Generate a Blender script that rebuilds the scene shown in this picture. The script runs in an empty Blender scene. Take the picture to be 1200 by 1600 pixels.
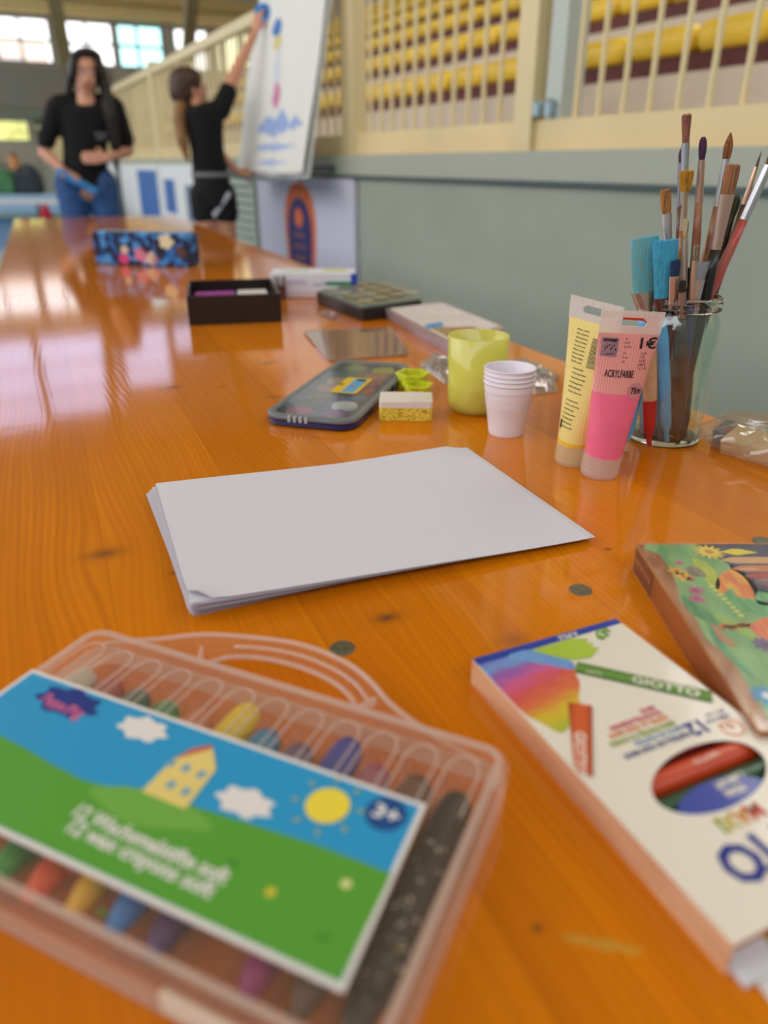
import bpy, bmesh, math, random
from mathutils import Vector, Matrix
random.seed(7)
sc = bpy.context.scene
COL = sc.collection
PI = math.pi
TZ = 0.75                      # table top height
CAMH = TZ + 0.262              # camera height
FPX = 1160.0
PITCH = math.atan(545.0 / FPX)

# ---------------------------------------------------------------- camera, sky, lights, exposure
cd = bpy.data.cameras.new('camera'); cam = bpy.data.objects.new('camera', cd); COL.objects.link(cam)
cam.location = (0, 0, CAMH); cam.rotation_euler = (PI / 2 - PITCH, 0, 0)
cd.sensor_fit = 'AUTO'; cd.sensor_width = 36; cd.lens = FPX / 1600 * 36
cd.clip_start = 0.02; cd.clip_end = 300
cd.dof.use_dof = True; cd.dof.focus_distance = 0.63; cd.dof.aperture_fstop = 3.7; cd.dof.aperture_blades = 0
sc.camera = cam
w = bpy.data.worlds.new('sky'); sc.world = w; w.use_nodes = True
nt = w.node_tree; bg = nt.nodes['Background']
tc = nt.nodes.new('ShaderNodeTexCoord'); sx = nt.nodes.new('ShaderNodeSeparateXYZ'); cr = nt.nodes.new('ShaderNodeValToRGB')
nt.links.new(tc.outputs['Generated'], sx.inputs[0]); nt.links.new(sx.outputs['Z'], cr.inputs[0]); nt.links.new(cr.outputs[0], bg.inputs[0])
cr.color_ramp.elements[0].position = 0.0; cr.color_ramp.elements[0].color = (1.0, 0.985, 0.965, 1)
cr.color_ramp.elements[1].position = 0.7; cr.color_ramp.elements[1].color = (0.80, 0.88, 1.0, 1)
bg.inputs[1].default_value = 4.6

def area(name, loc, target, sx_, sy_, power, color):
    l = bpy.data.lights.new(name, 'AREA'); l.shape = 'RECTANGLE'; l.size = sx_; l.size_y = sy_; l.energy = power; l.color = color
    o = bpy.data.objects.new(name, l); COL.objects.link(o); o.location = loc
    o.rotation_euler = (Vector(target) - Vector(loc)).to_track_quat('-Z', 'Y').to_euler(); return o
area('daylight_left', (-7.5, 3.0, 5.0), (0, 0.8, TZ), 7, 3.5, 190, (0.97, 0.97, 1.0))
area('stand_fill', (5.2, 6.2, 7.7), (5.2, 6.4, 0), 1.6, 7, 480, (1.0, 0.96, 0.88))  # overhead fill added to brighten the stand and railing, no fixture seen there
sc.view_settings.view_transform = 'Standard'; sc.view_settings.look = 'None'
sc.view_settings.exposure = -0.72; sc.view_settings.gamma = 1.0; sc.view_settings.use_curve_mapping = False
sc.cycles.use_denoising = True; sc.cycles.transparent_max_bounces = 24; sc.cycles.max_bounces = 12
sc.cycles.transmission_bounces = 10; sc.cycles.sample_clamp_indirect = 6; sc.cycles.caustics_refractive = False

# ---------------------------------------------------------------- geometry of the view: pixel -> point on a real plane
_F = Vector((0, math.cos(PITCH), -math.sin(PITCH))); _U = Vector((0, math.sin(PITCH), math.cos(PITCH))); _R = Vector((1, 0, 0))
def ray(x, y): return _F + _R * ((x - 600) / FPX) + _U * ((800 - y) / FPX)
def T(x, y, z=0.0):
    """point z above the table top"""
    r = ray(x, y); t = (z - 0.262) / r.z
    return Vector((r.x * t, r.y * t, TZ + z))
def D(x, y, fy):
    """point at forward distance fy"""
    r = ray(x, y); t = fy / r.y
    return Vector((r.x * t, fy, CAMH + r.z * t))

# ---------------------------------------------------------------- materials
def lin(c):
    return tuple(((v / 255) / 12.92 if v <= 10 else (((v / 255) + 0.055) / 1.055) ** 2.4) for v in c)
_M = {}
def C(c, k=1.0): return tuple(min(v * k, 0.92) for v in lin(c)) + (1,)
def mat(name, c=(200, 200, 200), rough=0.5, metal=0, spec=0.5, k=1.0, trans=0, ior=1.45, coat=0, var=0, vscale=40, bump=0, bscale=200, emit=0, stretch=None, c2=None, sss=0):
    if name in _M: return _M[name]
    m = bpy.data.materials.new(name); m.use_nodes = True; n = m.node_tree; p = n.nodes['Principled BSDF']
    p.inputs['Base Color'].default_value = C(c, k); p.inputs['Roughness'].default_value = rough; p.inputs['Metallic'].default_value = metal
    p.inputs['Specular IOR Level'].default_value = spec; p.inputs['IOR'].default_value = ior
    p.inputs['Transmission Weight'].default_value = trans; p.inputs['Coat Weight'].default_value = coat; p.inputs['Coat Roughness'].default_value = 0.08
    if sss: p.inputs['Subsurface Weight'].default_value = sss; p.inputs['Subsurface Scale'].default_value = 0.01
    if var or bump or c2:
        tc = n.nodes.new('ShaderNodeTexCoord'); mp = n.nodes.new('ShaderNodeMapping'); n.links.new(tc.outputs['Object'], mp.inputs[0])
        if stretch: mp.inputs['Scale'].default_value = stretch
    if var or c2:
        nz = n.nodes.new('ShaderNodeTexNoise'); nz.inputs['Scale'].default_value = vscale; nz.inputs['Detail'].default_value = 4
        r = n.nodes.new('ShaderNodeValToRGB'); n.links.new(mp.outputs[0], nz.inputs[0]); n.links.new(nz.outputs[0], r.inputs[0]); n.links.new(r.outputs[0], p.inputs['Base Color'])
        a = C(c, k * (1 - var)); b = C(c2, k) if c2 else C(c, k * (1 + var))
        r.color_ramp.elements[0].position = 0.38; r.color_ramp.elements[0].color = a; r.color_ramp.elements[1].position = 0.62; r.color_ramp.elements[1].color = b
    if bump:
        nb = n.nodes.new('ShaderNodeTexNoise'); nb.inputs['Scale'].default_value = bscale; nb.inputs['Detail'].default_value = 3
        bp = n.nodes.new('ShaderNodeBump'); bp.inputs['Strength'].default_value = bump; bp.inputs['Distance'].default_value = 0.001
        n.links.new(mp.outputs[0], nb.inputs[0]); n.links.new(nb.outputs[0], bp.inputs['Height']); n.links.new(bp.outputs[0], p.inputs['Normal'])
    _M[name] = m; return m
def film(name, c=(255, 255, 255), clear=0.7, gloss=0.12, rough=0.1, body=None):
    """thin clear or frosted plastic: part see-through, part milky, part glossy"""
    if name in _M: return _M[name]
    m = bpy.data.materials.new(name); m.use_nodes = True; n = m.node_tree; n.nodes.remove(n.nodes['Principled BSDF'])
    out = n.nodes['Material Output']
    tr = n.nodes.new('ShaderNodeBsdfTransparent'); df = n.nodes.new('ShaderNodeBsdfDiffuse'); tl = n.nodes.new('ShaderNodeBsdfTranslucent'); gl = n.nodes.new('ShaderNodeBsdfGlossy')
    body = body or c
    tr.inputs[0].default_value = tuple(min(1.0, v * 1.02) for v in lin(c)) + (1,); df.inputs[0].default_value = C(body); tl.inputs[0].default_value = C(body); gl.inputs[0].default_value = (1, 1, 1, 1); gl.inputs[1].default_value = rough
    m1 = n.nodes.new('ShaderNodeMixShader'); m2 = n.nodes.new('ShaderNodeMixShader'); m3 = n.nodes.new('ShaderNodeMixShader')
    m1.inputs[0].default_value = 0.4; n.links.new(df.outputs[0], m1.inputs[1]); n.links.new(tl.outputs[0], m1.inputs[2])
    m2.inputs[0].default_value = clear; n.links.new(m1.outputs[0], m2.inputs[1]); n.links.new(tr.outputs[0], m2.inputs[2])
    fr = n.nodes.new('ShaderNodeLayerWeight'); fr.inputs[0].default_value = .5
    pw = n.nodes.new('ShaderNodeMath'); pw.operation = 'POWER'; pw.inputs[1].default_value = 4.5; n.links.new(fr.outputs['Facing'], pw.inputs[0])
    mu = n.nodes.new('ShaderNodeMath'); mu.operation = 'MULTIPLY_ADD'; mu.inputs[1].default_value = .6; mu.inputs[2].default_value = .02 + gloss * 0.12; n.links.new(pw.outputs[0], mu.inputs[0]); mu.use_clamp = True
    n.links.new(mu.outputs[0], m3.inputs[0]); n.links.new(m2.outputs[0], m3.inputs[1]); n.links.new(gl.outputs[0], m3.inputs[2]); n.links.new(m3.outputs[0], out.inputs[0])
    _M[name] = m; return m

# ---------------------------------------------------------------- mesh building
class MB:
    def __init__(s): s.v = []; s.f = []; s.smooth = False
    def add(s, vs, fs, M=None):
        o = len(s.v)
        for q in vs:
            q = Vector(q); s.v.append(M @ q if M else q)
        s.f += [tuple(i + o for i in f) for f in fs]; return s
    def box(s, c, d, rz=0, M=None):
        x, y, z = d[0] / 2, d[1] / 2, d[2] / 2
        vs = [(a, b, e) for e in (-z, z) for b in (-y, y) for a in (-x, x)]
        R = Matrix.Translation(c) @ Matrix.Rotation(rz, 4, 'Z')
        return s.add(vs, [(0, 2, 3, 1), (4, 5, 7, 6), (0, 1, 5, 4), (2, 6, 7, 3), (0, 4, 6, 2), (1, 3, 7, 5)], M @ R if M else R)
    def beam(s, p, q, wx, wz, up=(0, 0, 1)):
        p, q = Vector(p), Vector(q); d = (q - p); L = d.length; d.normalize(); u = Vector(up)
        if abs(d.dot(u)) > .99: u = Vector((0, 1, 0))
        r = d.cross(u).normalized(); u = r.cross(d)
        M = Matrix((r, d, u)).transposed().to_4x4(); M.translation = (p + q) / 2
        return s.box((0, 0, 0), (wx, L, wz), M=M)
    def prism(s, pts, z0, z1, top_scale=None, M=None):
        n = len(pts); cx = sum(p[0] for p in pts) / n; cy = sum(p[1] for p in pts) / n
        t = pts if not top_scale else [(cx + (p[0] - cx) * top_scale, cy + (p[1] - cy) * top_scale) for p in pts]
        vs = [(p[0], p[1], z0) for p in pts] + [(p[0], p[1], z1) for p in t]
        return s.add(vs, [tuple(range(n))[::-1], tuple(range(n, 2 * n))] + [(i, (i + 1) % n, (i + 1) % n + n, i + n) for i in range(n)], M)
    def layers(s, rings, cap0=True, cap1=True, M=None):
        n = len(rings[0]); vs = [q for r in rings for q in r]; fs = []
        for k in range(len(rings) - 1):
            for i in range(n):
                j = (i + 1) % n; fs.append((k * n + i, k * n + j, (k + 1) * n + j, (k + 1) * n + i))
        if cap0: fs.append(tuple(range(n))[::-1])
        if cap1: fs.append(tuple(range((len(rings) - 1) * n, len(rings) * n)))
        return s.add(vs, fs, M)
    def ring(s, outer, inner, z0, z1, M=None):
        n = len(outer); vs = [(p[0], p[1], z) for z in (z0, z1) for L in (outer, inner) for p in L]
        fs = []
        for i in range(n):
            j = (i + 1) % n
            fs += [(i, j, j + 2 * n, i + 2 * n), (n + j, n + i, i + 3 * n, j + 3 * n), (2 * n + i, 2 * n + j, 3 * n + j, 3 * n + i), (j, i, n + i, n + j)]
        return s.add(vs, fs, M)
    def lathe(s, prof, seg=32, c=(0, 0, 0), cap0=False, cap1=False, M=None, sy=1.0):
        rings = [[(c[0] + r * math.cos(2 * PI * i / seg), c[1] + sy * r * math.sin(2 * PI * i / seg), c[2] + z) for i in range(seg)] for r, z in prof]
        return s.layers(rings, cap0, cap1, M)
    def tube(s, pts, rad, seg=10, flat=None, side=None, caps=True):
        """sweep; rad number or list; flat = list of second radii; side = direction of the first radius"""
        pts = [Vector(p) for p in pts]; n = len(pts)
        if not isinstance(rad, (list, tuple)): rad = [rad] * n
        if flat is None: flat = rad
        elif not isinstance(flat, (list, tuple)): flat = [flat] * n
        prev = Vector(side) if side else None; rings = []
        for i, p in enumerate(pts):
            t = (pts[min(i + 1, n - 1)] - pts[max(i - 1, 0)]).normalized()
            if prev is None: prev = t.orthogonal()
            a = (prev - t * prev.dot(t)).normalized(); prev = a; b = t.cross(a)
            rings.append([p + a * rad[i] * math.cos(2 * PI * k / seg) + b * flat[i] * math.sin(2 * PI * k / seg) for k in range(seg)])
        return s.layers(rings, caps, caps)
    def sph(s, c, r, seg=12, rg=8, M=None):
        if not isinstance(r, (list, tuple)): r = (r, r, r)
        vs = []; 
        for i in range(1, rg):
            a = PI * i / rg
            vs += [(c[0] + r[0] * math.sin(a) * math.cos(2 * PI * k / seg), c[1] + r[1] * math.sin(a) * math.sin(2 * PI * k / seg), c[2] - r[2] * math.cos(a)) for k in range(seg)]
        b = len(vs); vs += [(c[0], c[1], c[2] - r[2]), (c[0], c[1], c[2] + r[2])]; fs = []
        for i in range(rg - 2):
            for k in range(seg): j = (k + 1) % seg; fs.append((i * seg + k, i * seg + j, (i + 1) * seg + j, (i + 1) * seg + k))
        for k in range(seg): j = (k + 1) % seg; fs += [(b, j, k), (b + 1, (rg - 2) * seg + k, (rg - 2) * seg + j)]
        return s.add(vs, fs, M)
    def grid(s, fn, nu, nv, th=0):
        vs = [fn(i / nu, j / nv) for j in range(nv + 1) for i in range(nu + 1)]
        fs = [(j * (nu + 1) + i, j * (nu + 1) + i + 1, (j + 1) * (nu + 1) + i + 1, (j + 1) * (nu + 1) + i) for j in range(nv) for i in range(nu)]
        s.add(vs, fs)
        return s
    def mesh(s, name, smooth=None):
        m = bpy.data.meshes.new(name); m.from_pydata([tuple(q) for q in s.v], [], s.f); m.update()
        bm = bmesh.new(); bm.from_mesh(m); bmesh.ops.recalc_face_normals(bm, faces=bm.faces); bm.to_mesh(m); bm.free()
        return m
def obj(name, b, material, parent=None, smooth=False, ang=None, label=None, mods=()):
    m = b.mesh(name) if isinstance(b, MB) else b
    if isinstance(b, MB) or not m.materials:
        m.materials.clear(); m.materials.append(material)
    if smooth:
        for p in m.polygons: p.use_smooth = True
        if ang: m.set_sharp_from_angle(angle=math.radians(ang))
    o = bpy.data.objects.new(name, m); COL.objects.link(o)
    if parent: o.parent = parent
    if label: o['label'] = label
    for t, kw in mods:
        md = o.modifiers.new(t.lower(), t)
        for a, v in kw.items(): setattr(md, a, v)
    return o
def tag(o, label, cat, group=None, kind=None):
    o['label'] = label; o['category'] = cat
    if group: o['group'] = group
    if kind: o['kind'] = kind
    return o
def thing(name, label, cat, loc=(0, 0, 0), rz=0, group=None, rot=None):
    o = bpy.data.objects.new(name, None); COL.objects.link(o); o.location = loc; o.rotation_euler = rot or (0, 0, rz); o.empty_display_size = .02
    return tag(o, label, cat, group)
def struct(name, b, m, parent=None, **k):
    o = obj(name, b, m, parent, **k)
    if not parent: o['kind'] = 'structure'
    return o
def copy_tree(o, parent=None):
    c = o.copy(); COL.objects.link(c); c.parent = parent
    for ch in o.children: copy_tree(ch, c)
    return c
def rrect(w_, h_, r, n=5, cx=0, cy=0):
    pts = []
    for (sx_, sy_, a0) in ((1, 1, 0), (-1, 1, 90), (-1, -1, 180), (1, -1, 270)):
        for i in range(n + 1):
            a = math.radians(a0 + 90 * i / n); pts.append((cx + sx_ * (w_ / 2 - r) + r * math.cos(a), cy + sy_ * (h_ / 2 - r) + r * math.sin(a)))
    return pts
def ellipse(a, b, n=28, cx=0, cy=0, rot=0):
    return [(cx + a * math.cos(t) * math.cos(rot) - b * math.sin(t) * math.sin(rot), cy + a * math.cos(t) * math.sin(rot) + b * math.sin(t) * math.cos(rot)) for t in [2 * PI * i / n for i in range(n)]]
def smoothpts(p, k=4, closed=True):
    n = len(p); out = []
    for i in range(n if closed else n - 1):
        g = lambda j: Vector(p[j % n]) if closed else Vector(p[max(0, min(n - 1, j))])
        a, b, c, d = g(i - 1), g(i), g(i + 1), g(i + 2)
        for q in range(k):
            t = q / k; out.append(0.5 * ((2 * b) + (c - a) * t + (2 * a - 5 * b + 4 * c - d) * t * t + (3 * b - a - 3 * c + d) * t ** 3))
    if not closed: out.append(Vector(p[-1]))
    return [tuple(q) for q in out]
def flat_print(name, pts, z, m, parent, th=0.00012, label=None):
    return obj(name, MB().prism(pts, z, z + th), m, parent, label=label)
def textm(s, size, m, parent, loc, rz=0, name='lettering', th=0.00012, width=None, M=None, bold=0, shear=0, rot=None):
    cu = bpy.data.curves.new('t', 'FONT'); cu.body = s; cu.size = size; cu.align_x = 'LEFT'; cu.align_y = 'CENTER'; cu.extrude = th / 2; cu.resolution_u = 2; cu.offset = bold; cu.shear = shear
    to = bpy.data.objects.new('t', cu); COL.objects.link(to)
    dg = bpy.context.evaluated_depsgraph_get(); me = bpy.data.meshes.new_from_object(to.evaluated_get(dg)); bpy.data.objects.remove(to)
    xs = [v.co.x for v in me.vertices]
    if xs and width:
        k = width / (max(xs) - min(xs))
        for v in me.vertices: v.co.x *= k
    me.name = name; me.materials.clear(); me.materials.append(m)
    o = bpy.data.objects.new(name, me); COL.objects.link(o); o.parent = parent; o.location = loc; o.rotation_euler = rot or (0, 0, rz)
    return o
def bake_blobs(name, b, voxel, smooth_it, m, parent=None):
    """one continuous skin over overlapping volumes"""
    me = b.mesh(name); o = bpy.data.objects.new(name, me); COL.objects.link(o)
    md = o.modifiers.new('r', 'REMESH'); md.mode = 'VOXEL'; md.voxel_size = voxel
    s = o.modifiers.new('s', 'SMOOTH'); s.factor = 0.5; s.iterations = smooth_it
    dg = bpy.context.evaluated_depsgraph_get(); me2 = bpy.data.meshes.new_from_object(o.evaluated_get(dg)); bpy.data.objects.remove(o)
    me2.name = name; me2.materials.clear(); me2.materials.append(m)
    for p in me2.polygons: p.use_smooth = True
    o = bpy.data.objects.new(name, me2); COL.objects.link(o); o.parent = parent; return o

WHITE = mat('white', (238, 236, 232), .5); BLACK = mat('black', (18, 18, 20), .5); STEEL = mat('steel', (190, 190, 192), .3, metal=1)
INK = mat('ink', (25, 24, 28), .6)

# ================================================================ THE HALL
WA = math.radians(26.886); dw = Vector((-math.sin(WA), math.cos(WA), 0)); nw = Vector((math.cos(WA), math.sin(WA), 0))
def H(off, u, z=0): return nw * off + dw * u + Vector((0, 0, z))      # hall frame: off = across (to the right), u = along
HM = Matrix((nw, dw, Vector((0, 0, 1)))).transposed().to_4x4()
def hbox(b, off0, off1, u0, u1, z0, z1): return b.box(((off0 + off1) / 2, (u0 + u1) / 2, (z0 + z1) / 2), (off1 - off0, u1 - u0, z1 - z0), M=HM)

floor_m = mat('sports_floor', (150, 190, 215), .35, var=.05, vscale=3)
struct('floor', hbox(MB(), -10, 8.6, -5, 23, -.1, 0), floor_m)
struct('wall_behind', hbox(MB(), -10, 8.8, -5.2, -5, 0, 4.8), mat('rear_wall_paint', (170, 168, 158), .8))
struct('wall_left', hbox(MB(), -10.2, -10, -5, 22.2, 0, 2.6), mat('rear_wall_paint'))
ceil_m = mat('ceiling_boards', (196, 172, 118), .7, var=.12, vscale=2, stretch=(1, .1, 1))
struct('ceiling', hbox(MB(), -10, 8.8, -5, 23, 8.0, 8.2), ceil_m)
wallgrey = mat('grey_wall_paint', (154, 156, 142), .45, k=1.0, var=.04, vscale=3, bump=.1, bscale=60)
b = MB(); hbox(b, 1.6, 1.85, -4, 21.9, 0, 1.045)
wr = struct('wall_right', b, wallgrey)
struct('trim_1', hbox(MB(), 1.585, 1.63, -4, 21.9, 0.962, 1.047), mat('ledge_paint', (166, 168, 154), .45, k=1.0))
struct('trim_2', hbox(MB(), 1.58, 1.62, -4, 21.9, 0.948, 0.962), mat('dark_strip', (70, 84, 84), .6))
# wall stains
# far wall with its windows
farm = mat('far_wall_paint', (176, 170, 156), .8, var=.05, vscale=1)
farlow = mat('far_wall_lower', (176, 172, 160), .8)
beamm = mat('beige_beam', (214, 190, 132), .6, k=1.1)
U0 = 22.0
wins = [(-9.6, -7.4, 3.15, 4.1, 0), (-7.2, -5.0, 3.15, 4.1, 0), (-4.8, -2.6, 3.15, 4.1, 0), (-2.4, -0.6, 3.15, 4.1, 0), (-.45, 1.0, 3.15, 4.1, 0), (1.1, 2.32, 3.15, 4.1, 0), (2.62, 3.75, 3.15, 4.1, 0), (3.82, 4.95, 3.15, 4.1, 1), (5.2, 6.1, 3.15, 4.1, 0), (6.3, 7.3, 3.15, 4.1, 2)]
uppers = [(-9.6, -7.2, 4.7, 7.2, 3), (-7.1, -4.6, 4.7, 7.2, 3), (-4.5, -2.0, 4.7, 7.2, 3), (-1.9, .62, 4.7, 7.2, 3), (.7, 2.75, 4.7, 7.0, 3), (2.85, 4.2, 4.7, 6.4, 3), (4.3, 5.3, 4.7, 5.5, 3)]
lowers = [(-1.2, 1.5, 1.47, 2.05, 4)]
b = MB()
def wall_band(z0, z1, rects, bb=b):
    xs = -10.0
    for r in sorted(rects):
        if r[0] > xs: hbox(bb, xs, r[0], U0, U0 + .25, z0, z1)
        xs = r[1]
    if xs < 8.8: hbox(bb, xs, 8.8, U0, U0 + .25, z0, z1)
wall_band(0, 1.47, []); wall_band(1.47, 2.05, lowers); wall_band(2.05, 3.15, []); wall_band(3.15, 4.1, wins); wall_band(4.1, 4.7, [])
ups1 = [(a, c, 0, 0, 0) for a, c, *_ in uppers]
wall_band(4.7, 5.5, ups1); wall_band(5.5, 6.4, ups1[:6]); wall_band(6.4, 7.0, ups1[:5]); wall_band(7.0, 7.2, ups1[:4]); wall_band(7.2, 8.0, [])
struct('wall_far', b, farm)
frame_m = mat('window_frame', (150, 150, 145), .5); gl_m = film('window_glass', (252, 252, 252), clear=.97, gloss=.05); gc_m = film('window_glass_cyan', (216, 248, 250), clear=.97, gloss=.05); gy_m = film('window_glass_yellow', (250, 250, 225), clear=.95, gloss=.05)
gb_m = film('window_glass_blue', (225, 232, 255), clear=.97, gloss=.05)
for i, (x0, x1, z0, z1, kd) in enumerate(wins + uppers + lowers):
    f = MB(); t = .05
    hbox(f, x0, x1, U0 - .02, U0 + .1, z0, z0 + t); hbox(f, x0, x1, U0 - .02, U0 + .1, z1 - t, z1); hbox(f, x0, x0 + t, U0 - .02, U0 + .1, z0, z1); hbox(f, x1 - t, x1, U0 - .02, U0 + .1, z0, z1)
    wo = struct('window_%d' % (i + 1), f, frame_m)
    if kd in (0, 1) and kd != 2:
        g = MB(); zm = z0 + .5 * (z1 - z0)
        hbox(g, x0 + t, x1 - t, U0, U0 + .06, zm - .03, zm + .03); obj('mullion', g, frame_m, wo)
        g = MB(); xm = (x0 + x1) / 2 - .1; hbox(g, xm, xm + .06, U0, U0 + .06, z0 + t, z1 - t); obj('mullion', g, frame_m, wo)
    if kd == 3:
        for q in (1, 2):
            g = MB(); zm = z0 + q / 3 * (z1 - z0); hbox(g, x0 + t, x1 - t, U0, U0 + .06, zm - .03, zm + .03); obj('mullion', g, frame_m, wo)
    if kd == 2:
        for q in range(1, 6):
            g = MB(); xm = x0 + (x1 - x0) * q / 6; hbox(g, xm - .02, xm + .02, U0, U0 + .06, z0 + t, z1 - t); obj('mullion', g, frame_m, wo)
    g = MB(); hbox(g, x0 + t, x1 - t, U0 + .03, U0 + .04, z0 + t, z1 - t)
    obj('pane', g, {1: gc_m, 2: gy_m, 3: gb_m, 4: gy_m}.get(kd, gl_m), wo)
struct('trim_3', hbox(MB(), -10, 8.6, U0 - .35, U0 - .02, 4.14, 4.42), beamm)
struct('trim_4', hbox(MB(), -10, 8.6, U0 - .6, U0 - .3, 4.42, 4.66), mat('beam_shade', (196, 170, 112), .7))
struct('trim_5', hbox(MB(), -10, 8.6, U0 - .06, U0 - .02, 1.92, 2.22), mat('grey_green_band', (128, 136, 124), .7))
struct('trim_6', hbox(MB(), -10, 3.6, U0 - .05, U0 - .02, 2.24, 3.1), mat('mauve_panel', (150, 140, 134), .8, c2=(138, 140, 134), vscale=1.2))
d = struct('door_1', hbox(MB(), 1.62, 2.15, U0 - .08, U0 - .02, 0, 2.0), mat('dark_green_door', (70, 92, 82), .5))
obj('door_handle', hbox(MB(), 1.68, 1.75, U0 - .13, U0 - .08, 1.0, 1.12), STEEL, d)
# leaning roof struts
for i, (p, q) in enumerate([((1.7, 15.8, 6.0), (2.55, 21.3, 2.3)), ((4.55, 15.5, 6.0), (5.15, 21.3, 2.4)), ((-3.2, 15.8, 6.0), (-2.5, 21.3, 2.3))]):
    o = obj('roof_strut' + ('.%03d' % i if i else ''), MB().beam(H(*p), H(*q), .26, .22), mat('strut_paint', (150, 138, 98), .6))
    o['kind'] = 'structure'
for i, (p, q) in enumerate([((3.1, 10.0, 0), (3.1, 10.0, 8.0)), ((4.1, 14.5, 0), (4.1, 14.5, 8.0))]):
    pass
# back wall behind the stand, with its pale glazing
struct('wall_back_of_stand', hbox(MB(), 8.6, 8.8, -5, 22.2, 0, 8.0), mat('stand_wall', (150, 160, 158), .7, var=.08, vscale=.6))
# the stand: stepped concrete
step_m = mat('concrete_step', (205, 192, 178), .75, k=1.05, var=.06, vscale=4)
D1, ZB, TR_, RI = 3.44, 1.592, .75, .40
b = MB()
NR = 7
hbox(b, 1.87, D1 - .12, -3.9, 21.9, .85, 1.08)
for r in range(NR):
    z = ZB - .165 + r * RI
    hbox(b, D1 - .12 + r * TR_, min(D1 - .12 + (r + 1) * TR_, 8.58), -3.9, 21.9, .9, z)
st = obj('stepped_stand', b, step_m); tag(st, 'pale concrete spectator stand rising in steps behind the railing', 'stand')
# maroon bench boards and yellow seats
maroon = mat('maroon_board', (92, 40, 36), .6, var=.2, vscale=5)
for r in range(6):
    z = ZB - .165 + r * RI; b = MB(); o0 = D1 + r * TR_
    hbox(b, o0 - .02, o0 + .3, -.5, 20.5, z + .005, z + .095)
    o = obj('bench_board' + ('.%03d' % r if r else ''), b, maroon)
    tag(o, ['maroon bench board under the yellow seats of the lowest row', 'maroon bench board under the second row of yellow seats', 'maroon bench board under the third row of yellow seats', 'maroon bench board under the fourth row of yellow seats', 'maroon bench board under the fifth row of yellow seats', 'maroon bench board under the topmost row of yellow seats'][r], 'bench', 'bench boards of the stand')
seat_m = mat('yellow_plastic', (232, 194, 62), .4, k=1.0, var=.08, vscale=3)
b = MB()
ringz = []
for (dy, zz, hx, r) in ((0, 0, .19, .05), (0, .03, .218, .07), (.0, .10, .222, .07), (.01, .13, .2, .06)):
    ringz.append([(p[1] * 1.0 + .16, p[0], zz) for p in rrect(hx * 2, .36 - (.04 if zz in (0, .13) else 0), r)])
b.layers(ringz)
seat_mesh = b.mesh('stadium_seat'); seat_mesh.materials.append(seat_m)
for p in seat_mesh.polygons: p.use_smooth = True
cnt = 0
for r in range(6):
    z = ZB - .165 + r * RI + .097
    for k in range(40):
        u = 1.6 + r * .5 + k * .47
        if u > 17: break
        o = bpy.data.objects.new('stadium_seat' + ('.%03d' % cnt if cnt else ''), seat_mesh); COL.objects.link(o); cnt += 1
        o.matrix_world = Matrix.Translation(H(D1 + r * TR_ - .04, u, z)) @ HM
        tag(o, 'yellow plastic seat in the rows of the stand behind the railing', 'seat', 'yellow seats of the spectator stand')
# a mauve jacket on the second row of seats
b = MB()
for q in range(7): b.sph((D1 + 2 * TR_ + random.uniform(0, .2), 6.4 + random.uniform(-.5, .5), ZB + 2 * RI + .24 + random.uniform(0, .12)), (.2, .25, .12), 8, 6, M=HM)
o = bake_blobs('jacket', b, .03, 3, mat('mauve_cloth', (150, 130, 150), .9)); tag(o, 'mauve jacket lying over yellow seats high in the stand', 'jacket')
# the railing on the wall
cream = mat('cream_paint', (216, 196, 150), .45, k=1.05, var=.04, vscale=2)
creamb = mat('cream_bottom', (224, 200, 150), .45, k=1.0, var=.05, vscale=2)
rail = thing('railing', 'cream metal railing with thin upright bars on top of the grey wall', 'railing', H(1.68, 0, 1.045), WA)
def rbox(o0, o1, u0, u1, z0, z1): return MB().box(((o0 + o1) / 2, (u0 + u1) / 2, (z0 + z1) / 2), (o1 - o0, u1 - u0, z1 - z0))
for i, (u0, u1) in enumerate([(-.4, 2.17), (2.18, 4.6), (4.62, 7.9), (7.92, 11.2), (11.22, 15.5), (15.52, 21.8)]):
    obj('bottom_rail', rbox(-.05, .0, u0, u1, 0.003, .09), creamb, rail)
    obj('top_rail', rbox(-.05, .0, u0, u1, .70, .76) if u0 > 4 else rbox(-.05, .0, u0, u1, 1.25, 1.31), cream, rail)
posts = [3.577, 4.61, 7.91, 11.2, 15.5, -.35]
for u in posts: obj('post', rbox(-.06, .01, u - .07, u + .07, .0, 1.32 if u < 4.7 else .8), cream, rail)
obj('post', rbox(-.07, .01, 2.15, 2.24, .0, 1.32), cream, rail)
obj('post', rbox(-.05, .03, 2.035, 2.11, .09, 1.32), mat('galvanised_post', (186, 192, 186), .5), rail, label='greyish post beside the cream one')
bm_ = mat('bolt_paint', (160, 180, 190), .35, metal=.6)
for u in (2.07, 2.13): obj('bolt', MB().lathe([(.0, 0), (.018, 0), (.018, .035), (.010, .045), (0, .045)], 14, (-.062, u, .1)), bm_, rail)
bar = MB().tube([(-.02, 0, .09), (-.02, 0, .70)], .009, 6).mesh('bar'); bar.materials.append(cream)
bart = MB().tube([(-.02, 0, .09), (-.02, 0, 1.25)], .009, 6).mesh('bar'); bart.materials.append(cream)
u = .7
while u < 21:
    if all(abs(u - q) > .08 for q in posts + [2.14]):
        o = bpy.data.objects.new('bar', bart if u < 4.6 else bar); COL.objects.link(o); o.parent = rail; o.location = (0, u, 0)
    u += .1 if u < 9 else .13

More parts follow.
